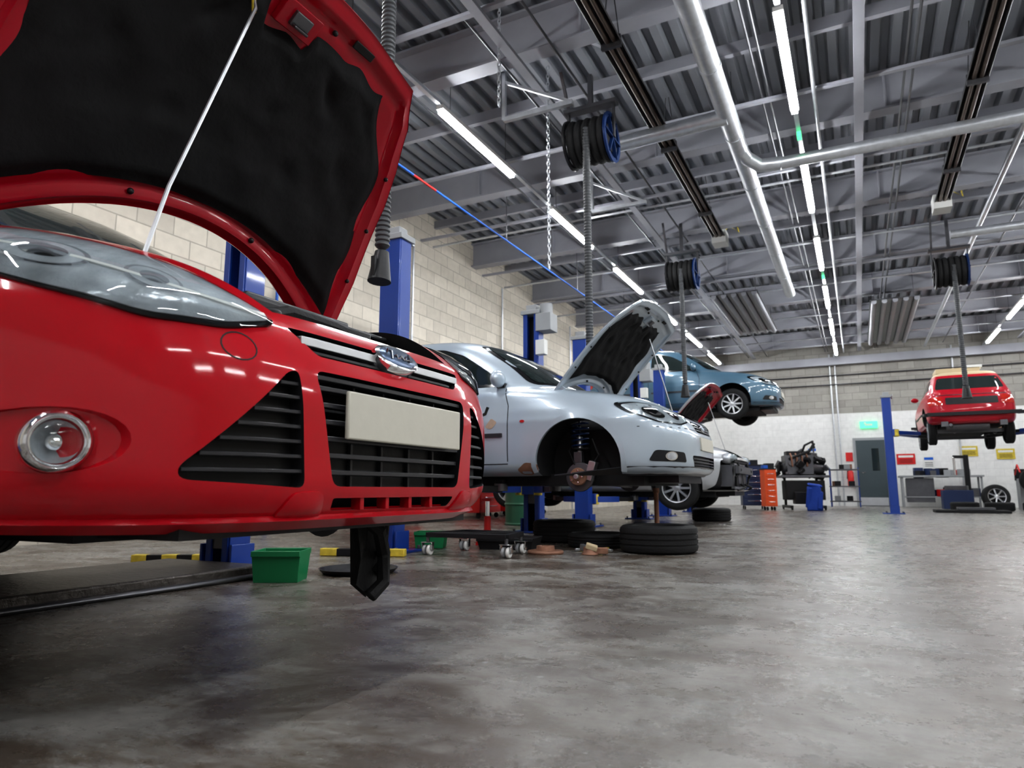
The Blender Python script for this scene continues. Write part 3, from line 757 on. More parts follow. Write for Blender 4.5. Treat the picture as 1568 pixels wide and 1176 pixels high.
# ================================================================== room
XL,XR,YB,YF,ZC=-6.8,12.0,24.5,-5.0,5.55
def wallmat(name,axis,split=None,low=(.76,.76,.75),high=(.34,.325,.30)):
    m=bpy.data.materials.new(name);m.use_nodes=True;N=m.node_tree.nodes;L=m.node_tree.links;b=N['Principled BSDF']
    tc=N.new('ShaderNodeTexCoord');sp=N.new('ShaderNodeSeparateXYZ');cb=N.new('ShaderNodeCombineXYZ')
    L.new(tc.outputs['Object'],sp.inputs[0]);L.new(sp.outputs[axis],cb.inputs[0]);L.new(sp.outputs[2],cb.inputs[1])
    def br(c1,c2,mo):
        t=N.new('ShaderNodeTexBrick');L.new(cb.outputs[0],t.inputs['Vector'])
        t.inputs['Color1'].default_value=(*c1,1);t.inputs['Color2'].default_value=(*c2,1);t.inputs['Mortar'].default_value=(*mo,1)
        t.inputs['Scale'].default_value=1;t.inputs['Brick Width'].default_value=.45;t.inputs['Row Height'].default_value=.225;t.inputs['Mortar Size'].default_value=.008
        return t
    h=br(high,[x*.80 for x in high],[x*.6 for x in high])
    no=N.new('ShaderNodeTexNoise');no.inputs['Scale'].default_value=9;no.inputs['Detail'].default_value=6;L.new(tc.outputs['Object'],no.inputs['Vector'])
    mr=N.new('ShaderNodeMapRange');mr.inputs[3].default_value=.85;mr.inputs[4].default_value=1.12;L.new(no.outputs['Fac'],mr.inputs[0])
    if split:
        l=br(low,[x*.97 for x in low],[x*.90 for x in low])
        g=N.new('ShaderNodeMath');g.operation='GREATER_THAN';g.inputs[1].default_value=split;L.new(sp.outputs[2],g.inputs[0])
        mx=N.new('ShaderNodeMix');mx.data_type='RGBA';L.new(g.outputs[0],mx.inputs[0]);L.new(l.outputs[0],mx.inputs[6]);L.new(h.outputs[0],mx.inputs[7]);src=mx.outputs[2]
    else: src=h.outputs[0]
    ml=N.new('ShaderNodeMix');ml.data_type='RGBA';ml.blend_type='MULTIPLY';ml.inputs[0].default_value=1
    L.new(src,ml.inputs[6]);L.new(mr.outputs[0],ml.inputs[7]);L.new(ml.outputs[2],b.inputs['Base Color'])
    b.inputs['Roughness'].default_value=.8
    bp=N.new('ShaderNodeBump');bp.inputs['Strength'].default_value=.4;bp.inputs['Distance'].default_value=.01;L.new(h.outputs['Fac'],bp.inputs['Height']);bp.invert=True;L.new(bp.outputs[0],b.inputs['Normal'])
    return m
wb=wallmat('back_wall_blocks',0,2.95);wl=wallmat('left_wall_blocks',1,None,high=(.60,.55,.47))
def floormat():
    m=bpy.data.materials.new('polished_concrete');m.use_nodes=True;N=m.node_tree.nodes;L=m.node_tree.links;b=N['Principled BSDF']
    tc=N.new('ShaderNodeTexCoord')
    def noise(s,d=6,r=.6,dist=0,vec=None):
        n=N.new('ShaderNodeTexNoise');n.inputs['Scale'].default_value=s;n.inputs['Detail'].default_value=d;n.inputs['Roughness'].default_value=r;n.inputs['Distortion'].default_value=dist;L.new(vec or tc.outputs['Object'],n.inputs['Vector']);return n
    def ramp(n,stops):
        r=N.new('ShaderNodeValToRGB');e=r.color_ramp.elements
        e[0].position,e[0].color=stops[0][0],(*stops[0][1],1);e[1].position,e[1].color=stops[-1][0],(*stops[-1][1],1)
        for p,c_ in stops[1:-1]: q=e.new(p);q.color=(*c_,1)
        L.new(n,r.inputs[0]);return r
    def mix(f,a,b_,bt='MIX'):
        x=N.new('ShaderNodeMix');x.data_type='RGBA';x.blend_type=bt
        if isinstance(f,(int,float)): x.inputs[0].default_value=f
        else: L.new(f,x.inputs[0])
        L.new(a,x.inputs[6])
        if isinstance(b_,tuple): x.inputs[7].default_value=(*b_,1)
        else: L.new(b_,x.inputs[7])
        return x.outputs[2]
    a=ramp(noise(.45,6,.55,.4).outputs['Fac'],[(.3,(.212,.196,.172)),(.5,(.248,.24,.224)),(.7,(.272,.27,.264))])
    f=ramp(noise(18,12,.8).outputs['Fac'],[(.32,(.74,.73,.72)),(.5,(1,1,1)),(.70,(1.12,1.11,1.09))])
    col=mix(1.0,a.outputs[0],f.outputs[0],'MULTIPLY')
    sp=N.new('ShaderNodeSeparateXYZ');L.new(tc.outputs['Object'],sp.inputs[0])
    mr=N.new('ShaderNodeMapRange');mr.inputs[1].default_value=.8;mr.inputs[2].default_value=-1.4;mr.inputs[3].default_value=.18;L.new(sp.outputs[0],mr.inputs[0])
    mp=N.new('ShaderNodeMapping');mp.inputs['Scale'].default_value=(1,2.4,1);mp.inputs['Rotation'].default_value=(0,0,.5);L.new(tc.outputs['Object'],mp.inputs[0])
    sr=ramp(noise(3.4,12,.80,.3,mp.outputs[0]).outputs['Fac'],[(.42,(.58,.51,.44)),(.52,(1,1,1)),(.66,(1.18,1.17,1.15))])
    col=mix(mr.outputs[0],col,mix(1.0,col,sr.outputs[0],'MULTIPLY'))
    st=ramp(noise(1.6,10,.72,.6).outputs['Fac'],[(.44,(1,1,1)),(.55,(0,0,0))])
    mm=N.new('ShaderNodeMath');mm.operation='MULTIPLY';L.new(mr.outputs[0],mm.inputs[0]);L.new(st.outputs[0],mm.inputs[1])
    m3=N.new('ShaderNodeMath');m3.operation='MULTIPLY';L.new(mm.outputs[0],m3.inputs[0]);m3.inputs[1].default_value=.85
    col=mix(m3.outputs[0],col,(.066,.047,.034))
    st2=ramp(noise(5,6,.6,.8).outputs['Fac'],[(.27,(1,1,1)),(.32,(0,0,0))])
    col=mix(st2.outputs[0],col,(.10,.085,.07))
    v=N.new('ShaderNodeTexVoronoi');v.inputs['Scale'].default_value=4.2;L.new(tc.outputs['Object'],v.inputs['Vector'])
    vs=ramp(v.outputs['Distance'],[(.03,(1,1,1)),(.055,(0,0,0))])
    col=mix(vs.outputs[0],col,(.38,.38,.37))
    L.new(col,b.inputs['Base Color'])
    rr=N.new('ShaderNodeMapRange');rr.inputs[1].default_value=.3;rr.inputs[2].default_value=.7;rr.inputs[3].default_value=.17;rr.inputs[4].default_value=.40;L.new(noise(4,10,.75).outputs['Fac'],rr.inputs[0]);L.new(rr.outputs[0],b.inputs['Roughness'])
    b.inputs['Specular IOR Level'].default_value=.48
    bp=N.new('ShaderNodeBump');bp.inputs['Strength'].default_value=.20;bp.inputs['Distance'].default_value=.01;L.new(noise(26,10,.75).outputs['Fac'],bp.inputs['Height']);L.new(bp.outputs[0],b.inputs['Normal'])
    return m
def slab(name,lo,hi,mat):
    mb=MB();c_=[(a+b)/2 for a,b in zip(lo,hi)];s=[b-a for a,b in zip(lo,hi)];mb.box(c_,s,mat);return mb.obj(name)
slab('floor',(XL-.2,YF-.2,-.1),(XR+.2,YB+.2,0),floormat())
slab('wall_back',(XL-.2,YB,0),(XR+.2,YB+.2,ZC+.2),wb)
slab('wall_left',(XL-.2,YF-.2,0),(XL,YB,ZC+.2),wl)
slab('wall_right',(XR,YF-.2,0),(XR+.2,YB,ZC+.2),wl)
slab('wall_front',(XL,YF-.2,0),(XR,YF,ZC+.2),wallmat('front_wall_blocks',0,2.4))
mb=MB();pitch=.22;x=XL;prof=[]
while x<XR:
    prof+=[(x,ZC),(x+.09,ZC),(x+.12,ZC+.09),(x+.19,ZC+.09)];x+=pitch
vs=[(a,YF,z) for a,z in prof]+[(a,YB,z) for a,z in prof];n=len(prof)
mb.add(vs,[(i,n+i,n+i+1,i+1) for i in range(n-1)],deckm)
mb.box(((XL+XR)/2,(YF+YB)/2,ZC+.16),(XR-XL+.2,YB-YF+.2,.06),deckm);mb.obj('ceiling',angle=20)
mb=MB()
for y in[.2+2.9*i for i in range(-1,9)]:
    xc=(XL+XR)/2;L_=XR-XL
    mb.box((xc,y,5.03),(L_,.20,.025),lgrey);mb.box((xc,y,5.50),(L_,.20,.025),lgrey);mb.box((xc,y,5.27),(L_,.02,.46),lgrey)
    mb.box((xc,y+1.45,5.42),(L_,.07,.14),lgrey)
    for x in(-5,-2.2,.6,3.4,6.2,9): mb.box((x,y,5.27),(.02,.17,.45),lgrey);mb.beam((x,y,5.06),(x,y+.9,5.48),.05,.05,lgrey)
mb.obj('trim_roof_beams')
mb=MB()
for z,y in((4.98,4.4),(4.98,10.3),(4.98,13.2),(4.98,16.1),(4.98,19),(4.98,22)): mb.cyl((XL,y,z),(XR,y,z),.022,galv,n=8)
for z,y in((4.97,5.1),(4.97,7.9),(4.97,9.9),(4.97,12.2),(4.97,14.8)): mb.box(((XL+XR)/2,y,z),(XR-XL,.06,.035),lgrey)
for x in(-2.9,.3,4.5): mb.box((x,9.75,4.93),(.10,29,.04),lgrey)
for x in(-.62,-.70,-3.1,-4.3,2.6,.75,.83,-2.5): mb.cyl((x,YF+.1,5.0),(x,YB-.1,5.0),.014,steel,n=8)
mb.cyl((2.1,YF+.1,4.9),(2.1,YB-.3,4.9),.04,galv,n=14);mb.cyl((-.15,YF+.1,4.9),(-.15,YB-.3,4.9),.022,galv,n=14)
for z in(3.9,4.2,4.6): mb.cyl((XL,YB-.06,z),(XR,YB-.06,z),.02,steel,n=8)
mb.box(((XL+XR)/2,YB-.15,4.65),(XR-XL,.2,.25),lgrey)
for x in(-.6,-.45,2.8,5.2): mb.cyl((x,YB-.05,0.02),(x,YB-.05,4.9),.025,galv,n=8)
for y in(3,6.5,9.3,9.6,13,17): mb.cyl((XL+.05,y,0.02),(XL+.05,y,4.9),.02,bluebright if y in(6.5,9.3) else galv,n=8)
mb.obj('trim_conduits')
for i,x in enumerate((-3.93,-.36,3.6,7.4)):
    mb=MB()
    mb.box((x,9.75,4.80),(.05,29,.04),galv)
    for k in range(-3,7):
        y0=6.05+3.13*k
        if y0+1.8>YB-.1: continue
        mb.box((x,y0+.9,4.765),(.09,1.84,.05),whitep);mb.box((x,y0+.9,4.72),(.065,1.8,.045),lightm)
        for q in(.2,1.6): mb.cyl((x,y0+q,4.8),(x,y0+q,5.45),.004,steel,n=6)
        if x==-.36 and k in(0,2): mb.box((x,y0+2.45,4.75),(.05,.12,.06),exitm)
    mb.obj('fluorescent_light_row')
mb=MB()
mb.cyl((-1.05,-4.9,4.70),(-1.05,15.5,4.70),.105,galv,n=28)
y=-4
while y<15.5: mb.cyl((-1.05,y,4.70),(-1.05,y+.05,4.70),.112,galv,n=28);y+=1.5
mb.tube([(-1.05,8.3,4.70),(-1.0,8.6,4.66),(-.85,8.74,4.58),(-.6,8.75,4.56)],.085,galv,n=20)
mb.cyl((-.6,8.75,4.56),(11.9,8.75,4.56),.075,galv,n=24)
mb.cyl((-2.5,7.5,4.62),(-1.05,7.5,4.66),.09,galv,n=24)
for yy in(2,5,8,11,14): mb.cyl((-1.05,yy,4.8),(-1.05,yy,5.5),.006,steel,n=6)
mb.obj('galvanised_extraction_duct')
mb=MB();mb.cyl((1.6,12.7,4.6),(11.9,12.7,4.6),.07,galv,n=20)
for xx in(3,6,9): mb.cyl((xx,12.7,4.6),(xx,12.7,5.5),.006,steel,n=6)
mb.obj('galvanised_branch_pipe')
for x in(-1.87,1.42):
    mb=MB();dz=.24
    y0,y1=-2,11.7
    mb.box((x,(y0+y1)/2,4.66+dz),(.10,y1-y0,.02),steel)
    for s in(-1,1): mb.box((x+s*.075,(y0+y1)/2,4.62+dz),(.012,y1-y0,.11),steel,rot=(0,s*-.5,0))
    for s in(-1,1): mb.cyl((x+s*.035,y0,4.59+dz),(x+s*.035,y1,4.59+dz),.026,heatm,n=14)
    for k in range(6):
        yy=y0+1+k*2.3;mb.box((x,yy,4.58+dz),(.20,.04,.12),steel)
        for s in(-1,1): mb.cyl((x+s*.08,yy,4.65+dz),(x+s*.02,yy,5.5),.006,steel,n=6)
    mb.box((x,y1+.12,4.58+dz),(.24,.3,.22),whitep);mb.tube([(x,y1+.2,4.7+dz),(x+.15,y1+.3,4.85+dz),(x+.3,y1+.25,4.7+dz),(x+.25,y1+.2,5.0+dz)],.012,yellow)
    mb.obj('radiant_tube_heater')
for xa,ya,yb_ in((1.0,17,22),(-2.15,15,19)):
    mb=MB();mb.box((xa,(ya+yb_)/2,4.72),(1.0,yb_-ya,.02),steel)
    for k in range(5): mb.cyl((xa-.42+k*.21,ya,4.68),(xa-.42+k*.21,yb_,4.68),.055,lgrey,n=12)
    for yy in(ya+.5,yb_-.5): mb.cyl((xa-.4,yy,4.7),(xa-.4,yy,5.5),.006,steel,n=6);mb.cyl((xa+.4,yy,4.7),(xa+.4,yy,5.5),.006,steel,n=6)
    mb.obj('ribbed_ceiling_heater')
def ribbed(mb,p0,p1,r,mat,pitch=.032):
    p0=Vector(p0);p1=Vector(p1);L_=(p1-p0).length;pr=[];k=int(L_/pitch)
    for i in range(k): h=i*pitch;pr+=[(r*.84,h),(r,h+pitch*.3),(r,h+pitch*.6),(r*.84,h+pitch*.9)]
    mb.lathe([(.001,0)]+pr+[(.001,L_)],p0,p1-p0,mat,n=14)
def reel(x,y,z,zend,R_=.21,r=.045,nz=True,hr=.040):
    mb=MB()
    for k in range(5):
        mb.tube([(x-.17+k*.085,y+R_*math.cos(a),z+R_*math.sin(a)) for a in np.linspace(0,2*math.pi,33)[:-1]],r,rubber,n=10,closed=True)
    mb.cyl((x-.22,y,z),(x+.22,y,z),.15,blk,n=28)
    for s,m_ in((-1,blk),(1,blueD)):
        mb.lathe([(.27,-.012),(.27,.012),(.235,.012),(.22,.012),(.22,-.012),(.27,-.012)],(x+s*.23,y,z),(1,0,0),m_,n=36)
        for k in range(6):
            a=k*math.pi/3;mb.beam((x+s*.23,y,z),(x+s*.23,y+.24*math.cos(a),z+.24*math.sin(a)),.05,.015,m_)
        mb.beam((x+s*.26,y,z),(x+s*.26,y,z+.4),.05,.02,steel)
    mb.box((x,y,z+.4),(.6,.12,.04),steel);mb.beam((x,y,z+.4),(x,y,5.05),.05,.05,steel)
    mb.beam((x-.25,y,z+.4),(x-.25,y-.25,5.02),.03,.03,steel)
    ribbed(mb,(x+.02,y-R_-.01,z+.05),(x+.02,y-R_-.01,zend),hr,hosem)
    if nz:
        mb.cyl((x+.02,y-R_-.01,zend),(x+.02,y-R_-.03,zend-.20),.045,blk,n=16,r2=.075)
        mb.beam((x+.02,y-R_-.09,zend-.05),(x+.02,y-R_-.09,zend-.18),.02,.03,blk)
    mb.obj('exhaust_hose_reel')
reel(-2.36,6.65,4.26,1.75);reel(-2.45,11.4,4.12,2.2);reel(1.62,13.2,4.12,2.15);reel(-2.64,3.60,4.7,2.0,hr=.048)
mb=MB();mb.tube([(-4.6,-3,4.3),(-4.6,6.5,4.3)],.014,bluebright);mb.tube([(-4.6,6.5,4.3),(-4.6,7.0,4.3)],.014,redpl);mb.tube([(-4.6,7.0,4.3),(-4.6,22,4.3)],.014,bluebright)
for yy in(0,3,6,9,12,15,18): mb.cyl((-4.6,yy,4.3),(-4.6,yy,5.5),.006,steel,n=6)
mb.obj('compressed_air_pipe')
def chain(x,y,z0,z1):
    mb=MB();z=z0;k=0
    while z<z1:
        d=Vector((1,0,0)) if k%2 else Vector((0,1,0))
        mb.tube([Vector((x,y,z))+d*.016*math.cos(a)+Vector((0,0,.032*math.sin(a))) for a in np.linspace(0,2*math.pi,9)[:-1]],.006,galv,n=5,closed=True)
        z+=.048;k+=1
    mb.obj('hanging_chain')
chain(-2.85,6.6,2.9,5.3);chain(-2.95,5.6,4.3,5.5)
mb=MB()
for y in(6.2,9.0):
    mb.beam((-3.2,y,4.5),(-2.4,y,4.5),.05,.05,galv);mb.beam((-3.2,y,4.5),(-3.2,y,5.05),.04,.04,galv);mb.beam((-2.4,y,4.5),(-3.2,y,4.95),.03,.03,galv)
mb.obj('trim_reel_brackets')

# ================================================================== floor clutter
def flat_tyre(x,y,z=0,tilt=(0,0),r=.31,w=.2,rim=False):
    mb=MB();ax=Vector((tilt[0],tilt[1],1)).normalized()
    tyre(mb,(0,0,w/2*1.05+abs(tilt[0]+tilt[1])*r),ax,r,w)
    return mb.obj('loose_tyre',loc=(x,y,z))
flat_tyre(-1.50,5.68,0,r=.315,w=.21);flat_tyre(-2.65,6.45);flat_tyre(-2.12,5.95,r=.27,w=.12);flat_tyre(-2.2,11.7)
mb=MB();mb.lathe([(.03,.0),(.14,.0),(.145,.012),(.14,.024),(.075,.024),(.07,.06),(.035,.06),(.03,.0)],(0,0,0),(0,0,1),rust,n=32);mb.obj('brake_disc',loc=(-2.27,5.13,0.002))
mb=MB();mb.lathe([(.02,.06),(.05,.06),(.055,.02),(.07,0),(.02,0)],(0,0,0),(0,0,1),rust,n=20);mb.beam((0,0,.03),(.13,.05,.03),.05,.05,rust);mb.beam((0,0,.03),(-.1,.08,.05),.04,.05,alu);mb.box((.02,-.02,.06),(.09,.06,.04),cream,rot=(.2,.3,.4));mb.obj('wheel_hub_part',loc=(-1.92,5.20,0.002),bevel=.006)
mb=MB()
for k in range(12):
    a=k*.53;mb.box((math.cos(a)*.1*(k%4+1)*.4,math.sin(a)*.08*(k%3+1)*.5,.012+.004*(k%3)),(.05,.03,.02),[steel,rust,yellow,alu][k%4],rot=(0,0,a))
mb.obj('loose_bolts_and_parts',loc=(-1.98,5.48,0),bevel=.003)
def tub(name,loc,s,mat,rot=0):
    mb=MB();a,b,h=s;t=.008;e=1.12
    vs=[]
    for z,k in((0,1),(h,e),(h,e-.06),(t,1-.06)):
        for x,y in((-1,-1),(1,-1),(1,1),(-1,1)): vs.append((x*a/2*k,y*b/2*k,z))
    fs=[(3,2,1,0)]+[(i+j,i+(j+1)%4,i+4+(j+1)%4,i+4+j) for i in(0,4,8) for j in range(4)]+[(12,13,14,15)]
    mb.add(vs,fs,mat);mb.box((0,-b/2*e-.005,h-.015),(a*1.1,.02,.03),mat);mb.box((0,b/2*e+.005,h-.015),(a*1.1,.02,.03),mat)
    return mb.obj(name,loc=loc,rot=(0,0,rot),bevel=.004)
tub('green_parts_tray',(-2.93,2.96,.0),(.24,.20,.17),green,.5)
tub('green_parts_tray',(-3.40,5.2,.002),(.24,.18,.14),green,.4)
tub('black_oil_pan',(-2.75,5.45,.0),(.45,.32,.10),blk,.2)
mb=MB();mb.lathe([(.001,.003),(.20,.003),(.23,.03),(.24,.03),(.21,0),(.001,0)],(0,0,0),(0,0,1),blk,n=32);mb.obj('drip_pan',loc=(-2.78,3.45,.001))
for nm,p0,p1 in(('hazard_striped_bar',(-3.75,4.20,.03),(-3.12,4.42,.03)),('hazard_striped_bar',(-4.55,3.2,.03),(-4.1,3.45,.03))):
    mb=MB();p0=Vector(p0);p1=Vector(p1)
    for k in range(5): mb.beam(p0.lerp(p1,k/5),p0.lerp(p1,(k+1)/5),.07,.055,yellow if k%2==0 else blk)
    mb.obj(nm,bevel=.005)
mb=MB()
cs=[(-3.05,4.62),(-2.38,4.66),(-2.45,5.05),(-3.0,5.1)]
for x,y in cs:
    for s in(-1,1): mb.lathe([(.008,-.012),(.036,-.012),(.04,-.006),(.04,.006),(.036,.012),(.008,.012)],(x+s*.02,y,.04),(1,0,.0),whitep if s>0 else grey,n=20)
    mb.cyl((x-.045,y,.04),(x+.045,y,.04),.008,steel,n=8)
    for s in(-1,1): mb.box((x+s*.045,y,.065),(.004,.035,.06),chrome)
    mb.box((x,y,.097),(.10,.05,.006),chrome);mb.cyl((x,y,.1),(x,y,.14),.014,steel)
for a,b in((0,1),(1,2),(2,3),(3,0),(0,2)): mb.beam((*cs[a],.155),(*cs[b],.155),.05,.035,blk)
mb.obj('wheeled_dolly',bevel=.003)
mb=MB();mb.box((0,0,.012),(.16,.16,.024),redpl);mb.cyl((0,0,.02),(0,0,.26),.032,redpl);mb.cyl((0,0,.26),(0,0,.40),.02,chrome);mb.box((0,0,.41),(.1,.06,.02),redpl)
for s in(-1,1):
    mb.beam((s*.07,s*.07,.02),(0,0,.17),.02,.02,redpl);mb.beam((-s*.07,s*.07,.02),(0,0,.17),.02,.02,redpl)
mb.obj('axle_stand',loc=(-3.12,5.72,0.0),bevel=.003)
mb=MB();mb.lathe([(.001,0),(.16,0),(.16,.02),(.04,.04),(.022,.06),(.022,.47),(.03,.48),(.03,.52),(.001,.52)],(0,0,0),(0,0,1),rust,n=20);mb.obj('support_pole',loc=(-1.70,6.4,.0))
def cabinet(name,loc,s,mat,rot=0,nd=5):
    mb=MB();a,b,h=s
    mb.box((0,0,h/2+.05),(a,b,h-.1),mat);mb.box((0,0,h+.01),(a+.03,b+.03,.03),blk)
    for k in range(nd):
        z=.12+(h-.18)*(k+.5)/nd;mb.box((a/2+.006,0,z),(.012,b-.06,(h-.18)/nd-.02),mat);mb.box((a/2+.025,0,z+.02),(.02,b*.6,.015),chrome)
    for x in(-1,1):
        for y in(-1,1): mb.lathe([(.01,-.015),(.045,-.015),(.045,.015),(.01,.015)],(x*(a/2-.06),y*(b/2-.06),.045),(0,1,0),rubber,n=16)
    mb.box((-.05,.05,h+.09),(.2,.2,.13),blk);mb.box((.08,-.12,h+.06),(.15,.12,.08),bluebright)
    return mb.obj(name,loc=loc,rot=(0,0,rot),bevel=.006)
cabinet('red_tool_cabinet',(-6.3,11.2,0),(.5,.8,.95),redpl);cabinet('red_tool_cabinet',(-6.3,12.3,0),(.5,.8,.85),redpl)
cabinet('white_tool_cabinet',(-6.3,13.4,0),(.5,.8,.9),whitep);cabinet('red_tool_cabinet',(-6.2,8.4,0),(.5,.9,1.0),redpl)
cabinet('orange_tool_trolley',(-2.05,18.6,0),(.28,.30,1.02),orange,R(-60),6)
cabinet('navy_tool_chest',(-2.55,19.5,0),(.5,.6,1.15),navy,R(-75),6)
mb=MB();mb.lathe([(.001,0),(.29,0),(.30,.02),(.285,.04),(.285,.28),(.30,.3),(.285,.32),(.285,.58),(.30,.6),(.285,.62),(.285,.86),(.3,.88),(.27,.87),(.001,.87)],(0,0,0),(0,0,1),M('green_drum',(.03,.12,.07),.4),n=32);mb.cyl((.1,.1,.87),(.1,.1,.89),.03,steel);mb.obj('green_oil_drum',loc=(-4.4,9.2,0))
mb=MB()
for s in(-1,1):
    mb.beam((s*.4,-.5,.08),(s*.4,.5,.08),.07,.07,blk);mb.beam((s*.4,.2,.08),(s*.4,.2,.9),.06,.06,blk)
    for y in(-.5,.5): mb.lathe([(.01,-.02),(.045,-.02),(.045,.02),(.01,.02)],(s*.4,y,.045),(1,0,0),rubber,n=14)
mb.beam((-.4,.2,.9),(.4,.2,.9),.06,.06,blk);mb.box((0,.0,.85),(1.2,.7,.06),steel);mb.box((0,-.05,.5),(.95,.5,.5),dark)
mb.box((-.1,0,1.15),(.7,.45,.5),steel);mb.box((-.1,0,1.45),(.58,.32,.12),blk);mb.cyl((.15,0,1.10),(.55,0,1.05),.20,steel,r2=.12);mb.cyl((-.5,-.1,1.05),(-.4,-.1,1.05),.15,blk)
mb.cyl((-.3,-.26,1.2),(-.3,-.17,1.2),.08,steel);mb.tube([(-.35,-.25,1.3),(-.1,-.3,1.4),(.15,-.28,1.5),(.3,-.2,1.7)],.035,rubber);mb.tube([(.0,-.2,1.5),(.05,-.25,1.65),(.25,-.2,1.75),(.35,0,1.6)],.03,blk)
for k in range(4): mb.tube([(-.3+k*.13,-.15,1.45),(-.3+k*.13,-.29,1.35),(-.28+k*.12,-.28,1.1)],.022,rust)
mb.cyl((.35,.1,1.1),(.35,.1,1.8),.02,steel);mb.box((0,-.3,.3),(.6,.3,.3),blk)
for k in range(40):
    a=random.uniform(-.6,.6);mb.box((a,random.uniform(-.35,.3),random.uniform(.85,1.5-abs(a)*.3)),(random.uniform(.05,.2),random.uniform(.05,.15),random.uniform(.05,.22)),random.choice([blk,blk,steel,dark]),rot=(random.random(),random.random(),random.random()))
mb.obj('engine_on_stand',loc=(-1.32,19.6,0),rot=(0,0,.3),bevel=.01)
mb=MB()
mb.box((0,0,.3),(.36,.3,.6),cloth,taper=.85);mb.box((.02,.0,.62),(.32,.27,.06),cloth,rot=(.1,.15,.2));mb.box((-.12,-.12,.32),(.12,.08,.5),cloth,rot=(.1,.1,.3));mb.box((.13,-.1,.25),(.12,.1,.44),cloth,rot=(-.1,.1,.1))
mb.obj('blue_covered_parts_box',loc=(-1.0,18.6,0.0),bevel=.03)
mb=MB()
for x in(-.35,.35):
    for y in(-.22,.22): mb.beam((x,y,.05),(x,y,1.1),.03,.03,bluelift)
for z in(.2,.6,1.05): mb.box((0,0,z),(.76,.5,.03),steel)
for k in range(9): mb.box((random.uniform(-.25,.25),random.uniform(-.15,.15),[.28,.68,1.13][k%3]),(.15,.12,.13),random.choice([blk,grey,rust]))
mb.obj('parts_trolley',loc=(-.35,21.0,0),bevel=.004)
mb=MB();mb.box((.4,YB-.035,1.07),(.98,.06,2.14),grey);mb.box((.4,YB-.07,1.04),(.82,.03,2.04),doorm);mb.box((.52,YB-.088,1.45),(.2,.01,.7),wglass);mb.cyl((.1,YB-.09,1.05),(.22,YB-.12,1.05),.012,chrome);mb.box((.4,YB-.09,.15),(.78,.008,.25),alu);mb.obj('door_1',bevel=.004)
mb=MB();mb.box((.4,YB-.04,2.55),(.5,.05,.22),exitm);mb.box((.4,YB-.07,2.55),(.2,.01,.05),whitep);mb.cyl((.3,YB-.07,2.60),(.3,YB-.075,2.60),.03,whitep);mb.obj('exit_sign')
mb=MB();mb.lathe([(.001,0),(.085,0),(.09,.02),(.09,.44),(.05,.50),(.02,.52),(.02,.56),(.001,.56)],(-.22,YB-.12,.62),(0,0,1),redpl,n=20);mb.tube([(-.22,YB-.12,1.15),(-.3,YB-.14,1.1),(-.32,YB-.14,.85)],.012,blk);mb.box((-.22,YB-.12,1.18),(.05,.1,.04),blk);mb.box((-.22,YB-.02,1.55),(.2,.01,.28),redpl);mb.obj('fire_extinguisher')
for i,(x,z,w,h,m_) in enumerate(((1.35,1.45,.5,.32,redpl),(1.95,1.35,.3,.4,whitep),(3.0,1.65,.45,.3,yellow),(3.9,1.55,.45,.3,yellow),(-1.3,1.7,.3,.4,whitep))):
    mb=MB();mb.box((x,YB-.012,z),(w,.015,h),m_);mb.box((x,YB-.022,z+h*.25),(w*.8,.006,h*.2),whitep if m_ is not whitep else bluebright)
    for k in range(3): mb.box((x,YB-.022,z-h*.05-k*h*.13),(w*.7,.006,h*.04),blk)
    mb.obj('wall_sign')
mb=MB()
for x in(1.15,3.1):
    for y in(-.3,.3): mb.beam((x,23.7+y,0),(x,23.7+y,.88),.05,.05,grey)
mb.box((2.12,23.7,.9),(2.1,.75,.05),grey);mb.box((2.12,23.75,.3),(1.9,.6,.03),grey);mb.box((1.6,23.75,.5),(.7,.55,.7),steel)
for k in range(22): mb.box((1.25+random.random()*1.8,23.6+random.random()*.3,[1.0,.42][k%2]),(random.uniform(.1,.28),.2,random.uniform(.12,.35)),random.choice([blk,steel,redpl,blk,grey,navy]),rot=(0,0,random.random()))
mb.obj('workbench',bevel=.005)
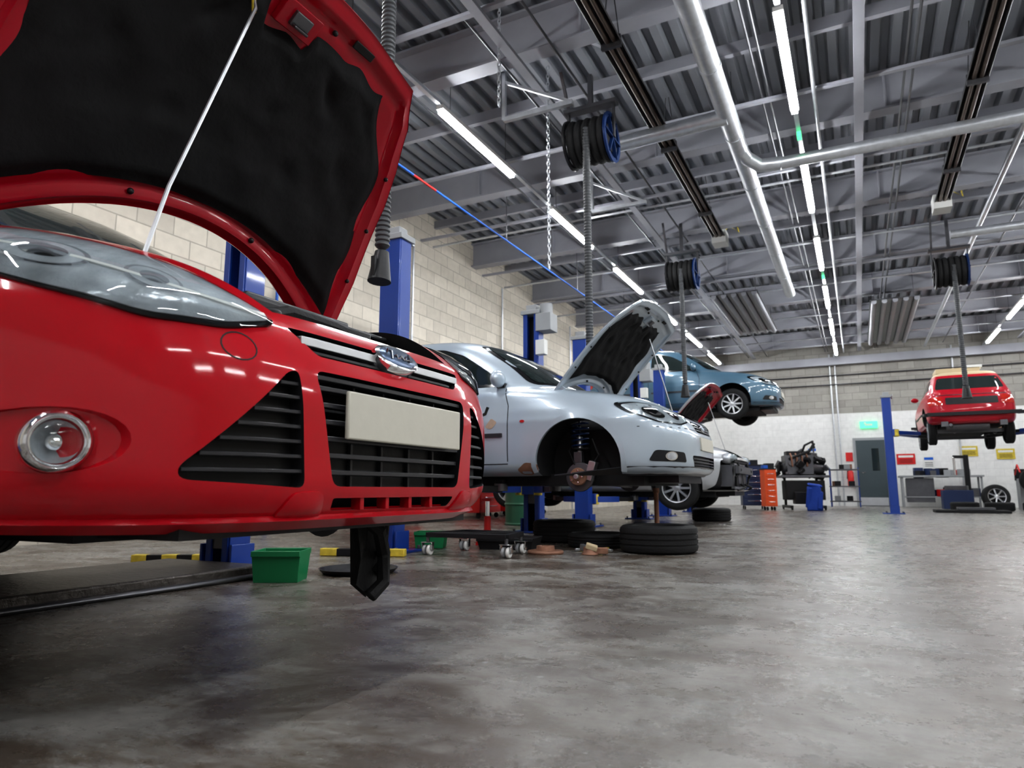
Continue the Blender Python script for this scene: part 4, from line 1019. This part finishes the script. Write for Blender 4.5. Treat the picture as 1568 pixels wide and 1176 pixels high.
mb=MB();mb.box((0,0,.4),(.55,.45,.8),grey);mb.box((0,.15,.9),(.6,.1,.3),blk);mb.cyl((0,-.2,.75),(0,-.5,.75),.03,steel);wheel(mb,(0,-.45,.75),(0,-1,0));mb.tube([(-.3,.1,.9),(-.3,-.3,1.15),(-.3,-.6,.95)],.02,redpl);mb.obj('wheel_balancer',loc=(4.0,22.2,0),bevel=.02)
mb=MB();wheel(mb,(0,0,.33),(.2,-1,.15));mb.obj('spare_wheel',loc=(3.1,21.4,0))
mb=MB();mb.box((0,0,.25),(.7,.6,.5),navy);mb.cyl((0,0,.5),(0,0,.62),.28,steel,n=28);mb.box((.3,.2,.9),(.12,.15,1.1),blk);mb.beam((.3,.2,1.4),(0,0,1.4),.08,.08,blk);mb.cyl((0,0,1.4),(0,0,.9),.03,chrome);mb.obj('tyre_changer',loc=(2.35,22.2,0),bevel=.01)
for k,(x,y) in enumerate(((2.3,20.4),(3.0,20.3),(3.75,20.2))): flat_tyre(x,y)
mb=MB();mb.box((0,0,.03),(1.4,.8,.06),rubber);mb.box((.1,0,.09),(.7,.4,.06),steel);mb.obj('scissor_lift_platform',loc=(2.2,18.6,0),bevel=.01)
tub('blue_bin',(4.3,18.4,0),(.5,.5,.75),bluebright)

# ================================================================== world / camera
w=bpy.data.worlds.new('world');scene.world=w;w.use_nodes=True;w.node_tree.nodes['Background'].inputs[0].default_value=(.5,.55,.6,1);w.node_tree.nodes['Background'].inputs[1].default_value=.3
cam=bpy.data.cameras.new('camera');co=bpy.data.objects.new('camera',cam);scene.collection.objects.link(co)
co.location=(0,0,.5);co.rotation_euler=(R(98.8),0,R(26.6));cam.sensor_width=36;cam.lens=1050/1568*36;cam.clip_start=.02
cam.dof.use_dof=True;cam.dof.focus_distance=2.6;cam.dof.aperture_fstop=4.5
scene.camera=co
scene.view_settings.view_transform='Standard';scene.view_settings.exposure=0
try: scene.view_settings.look='Medium High Contrast'
except Exception as e: print('look',e)
print('objects',len(bpy.data.objects))
